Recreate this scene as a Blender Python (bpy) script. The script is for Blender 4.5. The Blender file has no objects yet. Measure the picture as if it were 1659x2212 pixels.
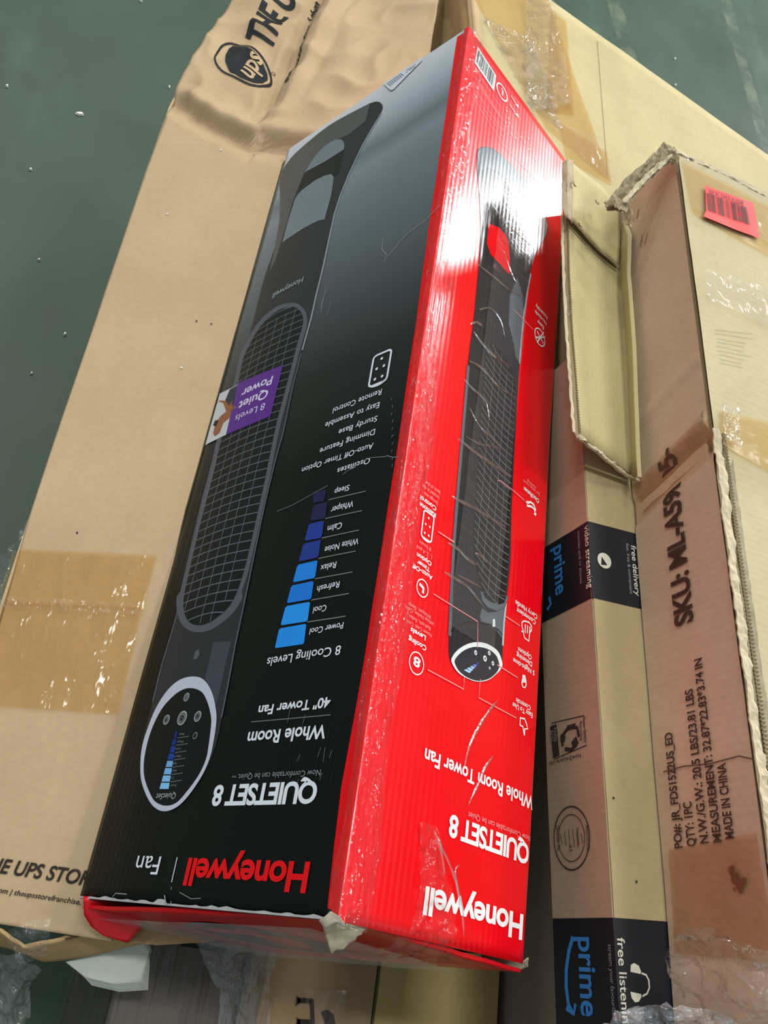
import bpy, bmesh, math, random
from mathutils import Vector as V, Matrix, noise
from mathutils.bvhtree import BVHTree
random.seed(7)
S = bpy.context.scene
COL = S.collection

# ------------------------------------------------------------------ camera
FPX = 1900.0
RIGHT = V((0.8977, 0.1346, 0.4195)); UP = V((-0.3114, 0.8675, 0.3880)); BACK = V((-0.3117, -0.4790, 0.8206))
CAM = V((0, 0, 1.5))
cd = bpy.data.cameras.new('camera'); cam = bpy.data.objects.new('camera', cd); COL.objects.link(cam)
m3 = Matrix((RIGHT, UP, BACK)).transposed()
cam.matrix_world = Matrix.Translation(CAM) @ m3.to_4x4()
cd.sensor_fit = 'VERTICAL'; cd.sensor_height = 36.0; cd.sensor_width = 27.0
cd.lens = 36.0 * FPX / 2212.0
cd.clip_start = 0.02; cd.clip_end = 200
S.camera = cam

# ------------------------------------------------------------------ world, lights, exposure
w = bpy.data.worlds.new('world'); S.world = w; w.use_nodes = True
bg = w.node_tree.nodes['Background']
bg.inputs[0].default_value = (0.86, 0.95, 1.0, 1); bg.inputs[1].default_value = 0.29

def area(name, loc, target, sx, sy, power, col=(1, 1, 1)):
    l = bpy.data.lights.new(name, 'AREA'); l.shape = 'RECTANGLE'; l.size = sx; l.size_y = sy
    l.energy = power; l.color = col
    o = bpy.data.objects.new(name, l); COL.objects.link(o); o.location = loc
    o.rotation_euler = (V(target) - V(loc)).to_track_quat('-Z', 'Y').to_euler()
    return o
# open dock door, daylight, far to the right and ahead
area('dock_door_daylight', (6.55, 7.12, 2.15), (0.35, 0.75, 0.8), 1.2, 1.9, 330, (0.97, 0.99, 1.0))
# rows of high-bay ceiling fittings
for ix, x in enumerate((-4.6, -0.9, 2.8, 6.5)):
    for iy, y in enumerate((1.2, 4.6, 8.0)):
        area('ceiling_fitting', (x, y, 7.0), (x, y, 0), 1.3, 0.35, 84, (1.0, 0.985, 0.95))

vs = S.view_settings
vs.view_transform = 'Standard'; vs.look = 'None'; vs.gamma = 1.0; vs.use_curve_mapping = False
vs.exposure = 0.36

# ------------------------------------------------------------------ measuring helpers
def ray(x, y):
    return RIGHT * ((x - 829.5) / FPX) - UP * ((y - 1106.0) / FPX) - BACK
def at(x, y, z):
    d = ray(x, y); return CAM + d * ((z - CAM.z) / d.z)
def proj(P):
    q = P - CAM; zz = -q.dot(BACK)
    return (q.dot(RIGHT) / zz * FPX + 829.5, -q.dot(UP) / zz * FPX + 1106.0)

# ------------------------------------------------------------------ materials
def lin(c):
    c = c / 255.0
    return c / 12.92 if c <= 0.04045 else ((c + 0.055) / 1.055) ** 2.4
def rgb(c): return (lin(c[0]), lin(c[1]), lin(c[2]), 1)
MATS = {}
def nodes_of(name):
    m = bpy.data.materials.new(name); m.use_nodes = True
    nt = m.node_tree; N = nt.nodes; L = nt.links
    return m, N, L, N['Principled BSDF']
def pos_node(N): return N.new('ShaderNodeNewGeometry').outputs['Position']
def noise_tex(N, L, vec, scale, detail=4, rough=0.55):
    t = N.new('ShaderNodeTexNoise'); t.inputs['Scale'].default_value = scale
    t.inputs['Detail'].default_value = detail; t.inputs['Roughness'].default_value = rough
    L.new(vec, t.inputs['Vector']); return t.outputs['Fac']
def ramp(N, L, fac, stops):
    r = N.new('ShaderNodeValToRGB'); L.new(fac, r.inputs[0])
    e = r.color_ramp.elements
    while len(e) < len(stops): e.new(0.5)
    for k, (p, c) in enumerate(stops): e[k].position = p; e[k].color = c
    return r.outputs[0]
def vscale(N, L, vec, s):
    n = N.new('ShaderNodeVectorMath'); n.operation = 'MULTIPLY'; n.inputs[1].default_value = s
    L.new(vec, n.inputs[0]); return n.outputs[0]
def dotv(N, L, vec, d):
    n = N.new('ShaderNodeVectorMath'); n.operation = 'DOT_PRODUCT'; n.inputs[1].default_value = d
    L.new(vec, n.inputs[0]); return n.outputs['Value']
def mth(N, L, op, a, b=0.0):
    n = N.new('ShaderNodeMath'); n.operation = op
    for k, q in enumerate((a, b)):
        if isinstance(q, (int, float)): n.inputs[k].default_value = q
        else: L.new(q, n.inputs[k])
    return n.outputs[0]
def mixc(N, L, fac, a, b):
    n = N.new('ShaderNodeMix'); n.data_type = 'RGBA'
    for s, q in ((n.inputs[0], fac), (n.inputs[6], a), (n.inputs[7], b)):
        if hasattr(q, 'is_linked'): L.new(q, s)
        else: s.default_value = q
    return n.outputs[2]
def bump(N, L, h, strength, dist, normal=None):
    b = N.new('ShaderNodeBump'); b.inputs['Strength'].default_value = strength; b.inputs['Distance'].default_value = dist
    L.new(h, b.inputs['Height'])
    if normal is not None: L.new(normal, b.inputs['Normal'])
    return b.outputs['Normal']

def card(name, col, rough=0.8, mottle=0.10, flute=None, spec=0.25):
    """brown corrugated board: mottled kraft, fine fibres, faint flute lines"""
    if name in MATS: return MATS[name]
    m, N, L, P = nodes_of(name); pos = pos_node(N)
    f = noise_tex(N, L, pos, 9, 5); f2 = noise_tex(N, L, pos, 160, 3)
    c = rgb(col); k = 1 - mottle
    cc = ramp(N, L, f, [(0.3, (c[0]*k, c[1]*k*0.985, c[2]*k*0.95, 1)), (0.7, (c[0]*(1+mottle*.55), c[1]*(1+mottle*.55), c[2]*(1+mottle*.5), 1))])
    cc = mixc(N, L, mth(N, L, 'MULTIPLY', mth(N, L, 'SUBTRACT', 0.62, f2), 0.35), cc, (c[0]*.45, c[1]*.42, c[2]*.38, 1))
    L.new(cc, P.inputs['Base Color'])
    P.inputs['Roughness'].default_value = rough; P.inputs['Specular IOR Level'].default_value = spec
    nrm = bump(N, L, f, 0.35, 0.006)
    if flute:
        wv = mth(N, L, 'SINE', mth(N, L, 'MULTIPLY', dotv(N, L, pos, flute), 2 * math.pi / 0.0075))
        nrm = bump(N, L, wv, 0.07, 0.0006, nrm)
    L.new(bump(N, L, f2, 0.12, 0.0008, nrm), P.inputs['Normal'])
    MATS[name] = m; return m

def gloss(name, col, axis, rough=0.22, spec=0.5, flute=0.25, wob=0.35, grad=None, coat=0.0):
    """glossy printed sheet over flutes; axis is the direction across the flutes"""
    if name in MATS: return MATS[name]
    m, N, L, P = nodes_of(name); pos = pos_node(N)
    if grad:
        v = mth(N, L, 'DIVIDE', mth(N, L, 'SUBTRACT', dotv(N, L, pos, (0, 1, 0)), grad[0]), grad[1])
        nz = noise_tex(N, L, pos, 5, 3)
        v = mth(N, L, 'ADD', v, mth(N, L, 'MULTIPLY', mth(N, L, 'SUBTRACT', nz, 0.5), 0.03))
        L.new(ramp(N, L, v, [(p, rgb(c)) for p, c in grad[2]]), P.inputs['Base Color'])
    else:
        nz = noise_tex(N, L, pos, 7, 3); c = rgb(col)
        L.new(ramp(N, L, nz, [(0.3, (c[0]*.94, c[1]*.94, c[2]*.94, 1)), (0.7, c)]), P.inputs['Base Color'])
    P.inputs['Roughness'].default_value = rough; P.inputs['Specular IOR Level'].default_value = spec
    P.inputs['Coat Weight'].default_value = coat; P.inputs['Coat Roughness'].default_value = 0.06
    wv = mth(N, L, 'SINE', mth(N, L, 'MULTIPLY', dotv(N, L, pos, axis), 2 * math.pi / 0.0078))
    big = noise_tex(N, L, vscale(N, L, pos, (1, .45, 1)), 9, 2)
    fine = noise_tex(N, L, pos, 420, 2)
    n1 = bump(N, L, big, wob, 0.010)
    n1 = bump(N, L, wv, flute, 0.0007, n1)
    n1 = bump(N, L, fine, 0.05, 0.0005, n1)
    L.new(n1, P.inputs['Normal'])
    if coat: L.new(n1, P.inputs['Coat Normal'])
    MATS[name] = m; return m

def ink(name, col, rough=0.35, spec=0.4, fade=0.0):
    if name in MATS: return MATS[name]
    m, N, L, P = nodes_of(name); pos = pos_node(N); c = rgb(col)
    f = noise_tex(N, L, pos, 60, 5)
    L.new(ramp(N, L, f, [(0.3, (c[0]*.93, c[1]*.93, c[2]*.93, 1)), (0.7, c)]), P.inputs['Base Color'])
    P.inputs['Roughness'].default_value = rough; P.inputs['Specular IOR Level'].default_value = spec
    if fade:
        g = noise_tex(N, L, pos, 240, 4, .7)
        a = ramp(N, L, g, [(0.34, (1-fade,)*3 + (1,)), (0.5, (1, 1, 1, 1))]); L.new(a, P.inputs['Alpha'])
    MATS[name] = m; return m

def film(name, tint=(1, 1, 1), body=0.06, gl=0.22, rough=0.10, scale=60, strength=0.9, stretch=(1, 1, 1), dist=0.01, white=(.85, .88, .9)):
    """clear plastic: see-through, thin milky body, wrinkled shiny skin"""
    if name in MATS: return MATS[name]
    m = bpy.data.materials.new(name); m.use_nodes = True
    N = m.node_tree.nodes; L = m.node_tree.links; N.clear()
    out = N.new('ShaderNodeOutputMaterial'); pos = vscale(N, L, pos_node(N), stretch)
    f = noise_tex(N, L, pos, scale, 3, .6)
    v = N.new('ShaderNodeTexVoronoi'); v.feature = 'DISTANCE_TO_EDGE'; v.inputs['Scale'].default_value = scale * .55
    wp = N.new('ShaderNodeVectorMath'); wp.operation = 'ADD'; L.new(pos, wp.inputs[0])
    nz = N.new('ShaderNodeTexNoise'); nz.inputs['Scale'].default_value = scale * .4; L.new(pos, nz.inputs['Vector'])
    sc = N.new('ShaderNodeVectorMath'); sc.operation = 'SCALE'; sc.inputs['Scale'].default_value = 1.2 / scale; L.new(nz.outputs['Color'], sc.inputs[0])
    L.new(sc.outputs[0], wp.inputs[1]); L.new(wp.outputs[0], v.inputs['Vector'])
    h = mth(N, L, 'ADD', f, mth(N, L, 'MULTIPLY', mth(N, L, 'MINIMUM', v.outputs['Distance'], 0.35), 0.9))
    nrm = bump(N, L, h, strength, dist)
    tr = N.new('ShaderNodeBsdfTransparent'); tr.inputs[0].default_value = tint + (1,)
    df = N.new('ShaderNodeBsdfDiffuse'); df.inputs[0].default_value = white + (1,); L.new(nrm, df.inputs['Normal'])
    gn = N.new('ShaderNodeBsdfGlossy'); gn.inputs['Roughness'].default_value = rough; L.new(nrm, gn.inputs['Normal'])
    fr = N.new('ShaderNodeLayerWeight'); fr.inputs['Blend'].default_value = gl; L.new(nrm, fr.inputs['Normal'])
    m1 = N.new('ShaderNodeMixShader'); m1.inputs[0].default_value = body; L.new(tr.outputs[0], m1.inputs[1]); L.new(df.outputs[0], m1.inputs[2])
    m2 = N.new('ShaderNodeMixShader'); L.new(mth(N, L, 'ADD', mth(N, L, 'MULTIPLY', fr.outputs['Fresnel'], .55), gl*.15), m2.inputs[0])
    L.new(m1.outputs[0], m2.inputs[1]); L.new(gn.outputs[0], m2.inputs[2])
    L.new(m2.outputs[0], out.inputs['Surface'])
    MATS[name] = m; return m

# ------------------------------------------------------------------ object helpers
def tag(o, label=None, cat=None, group=None, kind=None):
    if label: o['label'] = label
    if cat: o['category'] = cat
    if group: o['group'] = group
    if kind: o['kind'] = kind
    return o
def empty(name, loc, label, cat, group=None):
    o = bpy.data.objects.new(name, None); COL.objects.link(o); o.location = loc; o.empty_display_size = .05
    bpy.context.view_layer.update()
    return tag(o, label, cat, group)
def link(name, me, m, parent=None, smooth=False):
    if m: me.materials.append(m)
    if smooth:
        for p in me.polygons: p.use_smooth = True
    o = bpy.data.objects.new(name, me); COL.objects.link(o)
    if parent is not None:
        o.parent = parent
        o.matrix_parent_inverse = Matrix.Translation(-root_loc(parent))
    return o
def root_loc(o):
    while o.parent is not None: o = o.parent
    return o.location.copy() if o.type == 'EMPTY' else V((0, 0, 0))
def mesh(name, verts, faces, m, parent=None, smooth=False):
    me = bpy.data.meshes.new(name); me.from_pydata([tuple(v) for v in verts], [], faces); me.update()
    # sub-parts: the parent part already sits at the identity through its own inverse
    if parent is not None and parent.type != 'EMPTY':
        if m: me.materials.append(m)
        if smooth:
            for p in me.polygons: p.use_smooth = True
        o = bpy.data.objects.new(name, me); COL.objects.link(o); o.parent = parent
        return o
    return link(name, me, m, parent, smooth)

def lerp(a, b, t): return a + (b - a) * t
def sheet(name, rows, m, parent=None, sub=6, amp=0.0, freq=8.0, th=0.0, smooth=True, seed=0.0, fn=None, ridged=False, subv=None, spline=False, keep_edge=False):
    """grid through rows of 3D points, subdivided, crumpled along its normal, optionally solid"""
    R, C = len(rows), len(rows[0]); sv = subv or sub
    def cr(p0, p1, p2, p3, t):
        return .5 * ((2*p1) + (p2-p0)*t + (2*p0-5*p1+4*p2-p3)*t*t + (3*p1-p0-3*p2+p3)*t**3)
    def sample(row, j, t):
        if not spline: return lerp(row[j], row[min(j+1, len(row)-1)], t)
        g = lambda k: row[max(0, min(len(row)-1, k))]
        return cr(g(j-1), g(j), g(j+1), g(j+2), t)
    fine = []
    for row in rows:
        r2 = []
        for j in range(C-1):
            for k in range(sub): r2.append(sample(row, j, k/sub))
        r2.append(row[-1].copy()); fine.append(r2)
    n = len(fine[0]); grid = []
    cols = [[fine[i][j] for i in range(R)] for j in range(n)]
    for i in range(R-1):
        for k in range(sv): grid.append([sample(cols[j], i, k/sv) for j in range(n)])
    grid.append([cols[j][-1].copy() for j in range(n)])
    Rr = len(grid)
    nor = [[None]*n for _ in range(Rr)]
    for i in range(Rr):
        for j in range(n):
            du = grid[i][min(j+1, n-1)] - grid[i][max(j-1, 0)]; dv = grid[min(i+1, Rr-1)][j] - grid[max(i-1, 0)][j]
            q = du.cross(dv); q = q.normalized() if q.length > 1e-12 else V((0, 0, 1))
            nor[i][j] = q
    flip = sum(nor[i][j].dot(CAM - grid[i][j]) for i in range(0, Rr, 2) for j in range(0, n, 2)) < 0
    vs_, top = [], []
    for i in range(Rr):
        for j in range(n):
            P = grid[i][j]; q = -nor[i][j] if flip else nor[i][j]; d = 0.0
            if amp:
                e = 1.0
                if keep_edge: e = min(1.0, 4*min(i, Rr-1-i)/Rr, 4*min(j, n-1-j)/n)
                s = P * freq + V((seed, seed*.7, -seed))
                x = noise.noise(s) + .5*noise.noise(s*2.1) + .25*noise.noise(s*4.3)
                if ridged: x = .6 - abs(x)*2.0
                d += amp * x * e
            if fn: d += fn(P)
            top.append(P + q*d); nor[i][j] = q
    vs_ = list(top); fc = []
    for i in range(Rr-1):
        for j in range(n-1):
            a = i*n+j; f = (a, a+1, a+n+1, a+n)
            fc.append(f[::-1] if flip else f)
    if th:
        o = len(top)
        for i in range(Rr):
            for j in range(n): vs_.append(top[i*n+j] - nor[i][j]*th)
        fc += [tuple(o+k for k in f[::-1]) for f in fc[:]]
        rim = [j for j in range(n)] + [i*n+n-1 for i in range(1, Rr)] + [(Rr-1)*n+j for j in range(n-2, -1, -1)] + [i*n for i in range(Rr-2, 0, -1)]
        for k in range(len(rim)):
            a, b = rim[k], rim[(k+1) % len(rim)]
            f = (a, a+o, b+o, b) if not flip else (b, b+o, a+o, a)
            fc.append(f)
    ob = mesh(name, vs_, fc, m, parent, False)
    if smooth:
        for p in ob.data.polygons[:(Rr-1)*(n-1)]: p.use_smooth = True
    return ob

def boxmesh(name, c8, m, parent=None, bevel=0.0):
    """hexahedron from 8 points: bottom 4 (ccw) then top 4"""
    bm = bmesh.new(); v = [bm.verts.new(p) for p in c8]
    for f in ((3, 2, 1, 0), (4, 5, 6, 7), (0, 1, 5, 4), (1, 2, 6, 5), (2, 3, 7, 6), (3, 0, 4, 7)): bm.faces.new([v[k] for k in f])
    bmesh.ops.recalc_face_normals(bm, faces=bm.faces[:])
    if bevel: bmesh.ops.bevel(bm, geom=bm.edges[:], offset=bevel, segments=2, affect='EDGES', profile=.5)
    me = bpy.data.meshes.new(name); bm.to_mesh(me); bm.free()
    if parent is not None and parent.type != 'EMPTY':
        me.materials.append(m); o = bpy.data.objects.new(name, me); COL.objects.link(o); o.parent = parent; return o
    return link(name, me, m, parent)

class Surf:
    """a printed face: plane through P0, n outward, tr text-right, tu text-up"""
    def __init__(s, P0, n, tr, tu, part):
        s.P0, s.n, s.tr, s.tu, s.part, s.bvh, s.fine = P0, n.normalized(), tr.normalized(), tu.normalized(), part, None, 0; s.clamp = None
    def px(s, x, y):
        d = ray(x, y); return CAM + d * ((s.P0 - CAM).dot(s.n) / d.dot(s.n))
    def use(s, ob, fine=0):
        s.fine = fine
        s.bvh = BVHTree.FromPolygons([v.co.copy() for v in ob.data.vertices], [tuple(p.vertices) for p in ob.data.polygons]); return s
    def lift(s, P, lv):
        if s.clamp: P = s.clamp(P)
        if s.bvh:
            h = s.bvh.ray_cast(P + s.n*.12, -s.n, .3)
            if h[0] is not None: return h[0] + s.n*((.00015 + .00008*lv)*(4 if s.fine == .006 else 2))
        return P + s.n*((.00015 + .00008*lv)*(4 if s.fine == .006 else 2))
    def turned(s, tr, tu):
        q = Surf(s.P0, s.n, tr, tu, s.part); q.bvh = s.bvh; q.fine = s.fine; return q

def conform(s, pts, faces, lv):
    """lay flat print onto a face that is not flat: cut it finely, then drop it on"""
    if s.fine:
        bm = bmesh.new(); vv = [bm.verts.new(p) for p in pts]
        for f in faces:
            try: bm.faces.new([vv[k] for k in f])
            except ValueError: pass
        bmesh.ops.triangulate(bm, faces=bm.faces[:])
        for _ in range(6):
            es = [e for e in bm.edges if e.calc_length() > s.fine]
            if not es: break
            bmesh.ops.subdivide_edges(bm, edges=es, cuts=1, use_grid_fill=False)
            bmesh.ops.triangulate(bm, faces=[f for f in bm.faces if len(f.verts) > 3])
        bm.verts.index_update(); pts = [v.co.copy() for v in bm.verts]; faces = [tuple(v.index for v in f.verts) for f in bm.faces]; bm.free()
    return [s.lift(p, lv) for p in pts], faces
def poly(s, name, pts, m, lv=1, label=None):
    P, F = conform(s, [s.px(*p) for p in pts], [tuple(range(len(pts)))], lv)
    return mesh(name, P, F, m, s.part)
def soft(pts, n=4):
    out = []; m_ = len(pts)
    for i in range(m_):
        p0, p1, p2, p3 = pts[i-1], pts[i], pts[(i+1) % m_], pts[(i+2) % m_]
        for k in range(n):
            t = k/n; out.append(tuple(.5*((2*b) + (c-a)*t + (2*a-5*b+4*c-d)*t*t + (3*b-a-3*c+d)*t**3) for a, b, c, d in zip(p0, p1, p2, p3)))
    return out
def ring(s, name, outer, inner, m, lv=1):
    n = len(outer); P, F = conform(s, [s.px(*p) for p in outer] + [s.px(*p) for p in inner], [(k, (k+1) % n, n+(k+1) % n, n+k) for k in range(n)], lv)
    return mesh(name, P, F, m, s.part)
def lines(s, name, polys, wid, m, lv=2, closed=False):
    """ink strokes of width wid (metres) along pixel polylines; 3D points allowed"""
    vs_, fc = [], []
    for pl in polys:
        P = [s.px(*p) if len(p) == 2 else V(p) for p in pl]; n = len(P)
        if n < 2: continue
        o = len(vs_)
        for i in range(n):
            a = P[i-1] if (i or closed) else P[i]; b = P[(i+1) % n] if (i < n-1 or closed) else P[i]
            t = (b - a); t = t.normalized() if t.length > 1e-9 else s.tr
            q = s.n.cross(t) * (wid/2)
            vs_ += [P[i]+q, P[i]-q]
        for i in range(n if closed else n-1):
            j = (i+1) % n; fc.append((o+2*i, o+2*i+1, o+2*j+1, o+2*j))
    vs_, fc = conform(s, vs_, fc, lv)
    return mesh(name, vs_, fc, m, s.part)
def disc(s, name, c, r, m, lv=2, r2=None, ry=None, nseg=28):
    """printed disc (or ring with inner radius r2); c pixel centre, radii in metres"""
    C = s.px(*c); vs_ = []; ry = ry or r
    for k in range(nseg):
        a = 2*math.pi*k/nseg
        vs_.append(s.lift(C + s.tr*(math.cos(a)*r) + s.tu*(math.sin(a)*ry), lv))
    if r2 is None: return mesh(name, vs_, [tuple(range(nseg))], m, s.part)
    for k in range(nseg):
        a = 2*math.pi*k/nseg; q = r2/r
        vs_.append(s.lift(C + s.tr*(math.cos(a)*r*q) + s.tu*(math.sin(a)*ry*q), lv))
    return mesh(name, vs_, [(k, (k+1) % nseg, nseg+(k+1) % nseg, nseg+k) for k in range(nseg)], m, s.part)

_cache = {}
def glyphs(text, bold, space, shear):
    key = (text, bold, space, shear)
    if key in _cache: return _cache[key]
    c = bpy.data.curves.new('t', 'FONT'); c.body = text; c.offset = bold; c.space_character = space; c.shear = shear
    c.resolution_u = 5; c.size = 1.0
    o = bpy.data.objects.new('t', c); COL.objects.link(o)
    dg = bpy.context.evaluated_depsgraph_get()
    me = bpy.data.meshes.new_from_object(o.evaluated_get(dg))
    vv = [v.co.copy() for v in me.vertices]; ff = [tuple(p.vertices) for p in me.polygons]
    bpy.data.objects.remove(o); bpy.data.curves.remove(c); bpy.data.meshes.remove(me)
    _cache[key] = (vv, ff); return vv, ff
CAPH = None
def text(s, body, start, end, cap, m, bold=0.0, lv=3, space=1.0, shear=0.0, name='lettering', bend=None):
    """lettering on a face: start/end of its baseline and cap height given by where they show in the photo"""
    global CAPH
    if CAPH is None:
        vv, _ = glyphs('H', 0, 1, 0); CAPH = max(v.y for v in vv)
    P0 = s.px(*start)
    e = 1e-3
    a = proj(P0); b = proj(P0 + s.tr*e); c = proj(P0 + s.tu*e)
    j = ((b[0]-a[0])/e, (b[1]-a[1])/e)
    # width: step along text-right until the point nearest the wanted end
    ln = 0.0; tx, ty = end
    for _ in range(12):
        q = proj(P0 + s.tr*ln); q2 = proj(P0 + s.tr*(ln+e)); d = ((q2[0]-q[0])/e, (q2[1]-q[1])/e)
        ln += ((tx-q[0])*d[0] + (ty-q[1])*d[1]) / (d[0]**2 + d[1]**2)
    h = cap / math.hypot((c[0]-a[0])/e, (c[1]-a[1])/e)
    vv, ff = glyphs(body, bold, space, shear)
    x0 = min(v.x for v in vv); x1 = max(v.x for v in vv)
    out = []
    for v in vv:
        x = (v.x-x0)/(x1-x0)*ln; y = v.y/CAPH*h
        if bend: y += bend*((x/ln)*(1-x/ln))
        out.append(P0 + s.tr*x + s.tu*y)
    out, ff = conform(s, out, ff, lv)
    return mesh(name, out, ff, m, s.part)

# ------------------------------------------------------------------ palette
KRAFT = card('kraft board', (197, 171, 131), flute=(1, 0, 0))
KRAFT2 = card('kraft board pale', (184, 171, 131), flute=(0, 1, 0))
KRAFT3 = card('kraft board greyish', (190, 165, 128), flute=(0, 0, 1))
KRAFT_IN = card('kraft liner inside', (208, 190, 140), mottle=.08)
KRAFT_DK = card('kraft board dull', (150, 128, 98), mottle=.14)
TORN = card('torn paper fibre', (196, 184, 156), mottle=.2)
TORN_DK = card('torn board core', (148, 134, 104), mottle=.3)
INK_BK = ink('black flexo ink', (44, 38, 32), rough=.7, spec=.2, fade=.35)
INK_BR = ink('dark brown flexo ink', (66, 44, 34), rough=.7, spec=.2, fade=.25)

AX = V((-0.4227, 0, -0.9063)); BX = V((0.9063, 0, -0.4227)); YX = V((0, 1, 0))
B0 = V((0.2599, 0.0434, 0.8511)); WF, HS, LL = 0.3404, 0.2550, 1.07

# ------------------------------------------------------------------ floor
def floor_material():
    m, N, L, P = nodes_of('green painted concrete'); pos = pos_node(N)
    big = noise_tex(N, L, pos, 1.3, 5, .6); mid = noise_tex(N, L, vscale(N, L, pos, (2, .7, 1)), 5, 6, .65); fin = noise_tex(N, L, pos, 240, 3)
    c = ramp(N, L, big, [(.28, rgb((42, 60, 46))), (.5, rgb((50, 70, 54))), (.74, rgb((62, 84, 67)))])
    dk = ramp(N, L, mid, [(.56, (0, 0, 0, 1)), (.74, (1, 1, 1, 1))])
    c = mixc(N, L, mth(N, L, 'MULTIPLY', dk, .45), c, rgb((44, 58, 50)))
    lt = ramp(N, L, noise_tex(N, L, vscale(N, L, pos, (1, .5, 1)), 3.1, 4, .6), [(.58, (0, 0, 0, 1)), (.75, (1, 1, 1, 1))])
    c = mixc(N, L, mth(N, L, 'MULTIPLY', lt, .4), c, rgb((88, 112, 96)))
    # two worn tracks of dull yellow-grey paint crossing the far floor
    for nx, ny, d, wd in ((.97, .243, 1.86, .035), (.985, .17, 2.25, .03)):
        dist = mth(N, L, 'ABSOLUTE', mth(N, L, 'SUBTRACT', dotv(N, L, pos, (nx, ny, 0)), d))
        mk = mth(N, L, 'LESS_THAN', dist, wd)
        br = ramp(N, L, noise_tex(N, L, pos, 7, 5, .7), [(.45, (0, 0, 0, 1)), (.62, (1, 1, 1, 1))])
        c = mixc(N, L, mth(N, L, 'MULTIPLY', mth(N, L, 'MULTIPLY', mk, br), .34), c, rgb((126, 134, 114)))
    c = mixc(N, L, mth(N, L, 'MULTIPLY', mth(N, L, 'GREATER_THAN', fin, .73), .3), c, rgb((150, 165, 150)))
    L.new(c, P.inputs['Base Color'])
    L.new(ramp(N, L, big, [(.3, (.40,)*3 + (1,)), (.7, (.55,)*3 + (1,))]), P.inputs['Roughness'])
    P.inputs['Specular IOR Level'].default_value = .34
    L.new(bump(N, L, fin, .08, .001, bump(N, L, mid, .1, .004)), P.inputs['Normal'])
    return m
fl = mesh('floor', [(-9, -6, 0), (16, -6, 0), (16, 18, 0), (-9, 18, 0)], [(0, 1, 2, 3)], floor_material())
tag(fl, kind='structure', label='green painted concrete warehouse floor with scuffs')

WHITE_CHIP = ink('white paint chip', (225, 228, 220), rough=.6)
def fleck(x, y, l, wdt, ang, label, group=None):
    c = at(x, y, .0); vs_ = []; n = 7
    for zt in (0.001, .006):
        for k in range(n):
            a = 2*math.pi*k/n; r = (1 if k % 2 else .8) * (1 if zt < .002 else .7)
            p = V((math.cos(a)*l*r, math.sin(a)*wdt*r, 0)); p.rotate(Matrix.Rotation(ang, 3, 'Z'))
            vs_.append((c.x+p.x, c.y+p.y, zt))
    fc = [tuple(range(n-1, -1, -1)), tuple(range(n, 2*n))] + [(k, (k+1) % n, n+(k+1) % n, n+k) for k in range(n)]
    tag(mesh('paint_fleck', vs_, fc, WHITE_CHIP), label, 'debris', group)
fleck(172, 248, .011, .0045, .5, 'largest white chip lying on the green floor, far left', 'white chips on the floor')
for x, y, r, wh in ((15, 188, .004, 'highest at the left edge'), (304, 4, .004, 'at the very top edge'), (365, 190, .0035, 'beside the bend of the shield-logo carton'), (66, 368, .0035, 'left, a third of the way down the floor'), (140, 723, .004, 'nearest the middle of the carton edge'), (68, 808, .003, 'lowest on the left floor'), (84, 563, .003, 'left, between its higher and lower neighbours'), (1457, 128, .005, 'top right, upper of a pair'), (1458, 185, .005, 'top right, lower of a pair'), (215, 2196, .004, 'in the dark bottom left corner')):
    fleck(x, y, r, r*.7, random.random()*3, 'tiny pale speck on the green floor ' + wh, 'tiny specks on the floor')

# ------------------------------------------------------------------ the red and black fan box
box = empty('fan_box', B0 + AX*WF + BX*HS + V((0, LL/2, 0)), 'long glossy red and black retail box for a tower fan, leaning in the middle', 'box')
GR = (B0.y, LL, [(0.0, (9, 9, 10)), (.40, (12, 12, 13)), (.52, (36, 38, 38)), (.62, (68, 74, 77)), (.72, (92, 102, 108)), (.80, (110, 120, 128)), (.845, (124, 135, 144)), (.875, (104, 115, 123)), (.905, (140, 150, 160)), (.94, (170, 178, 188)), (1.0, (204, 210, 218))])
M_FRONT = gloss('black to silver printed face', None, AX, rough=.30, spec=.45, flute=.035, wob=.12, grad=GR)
M_RED = gloss('glossy red printed face', (232, 4, 20), BX, rough=.22, spec=.5, flute=.075, wob=.22, coat=.3)
M_REDF = gloss('red print band on front', (226, 8, 24), AX, rough=.25, spec=.5, flute=.10, wob=.25)
M_REDE = gloss('red end flap print', (205, 10, 24), AX, rough=.35, flute=.1, wob=.3)
M_INSIDE = card('box board back', (176, 150, 112))
th = .004
def slab(name, P, u, v, n, m, nu=2, nv=2, fn=None):
    rows = [[P + u*(j/(nu)) + v*(i/(nv)) for j in range(nu+1)] for i in range(nv+1)]
    return sheet(name, rows, m, box, sub=1, th=th, fn=fn, smooth=True)
def edge_wave(P):
    d = P - B0; u = d.dot(AX); v = d.y
    r = 0.0
    if u < .006: r -= (.006-u)**2*40
    return r + .0005*noise.noise(P*14)
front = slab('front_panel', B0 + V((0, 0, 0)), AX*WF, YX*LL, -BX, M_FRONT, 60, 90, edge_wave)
def edge_wave2(P):
    d = P - B0; u = d.dot(BX); v = d.y
    r = 0.0
    if u < .006: r -= (.006-u)**2*40
    if u > HS-.010: r -= (u-HS+.010)**2*45
    r += .0016*math.sin(v*9)*max(0, (u-.15)/.1)*.5
    return r + .0006*noise.noise(P*12)
side = slab('side_panel', B0, BX*HS, YX*LL, -AX, M_RED, 48, 90, edge_wave2)
fold = []
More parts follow.
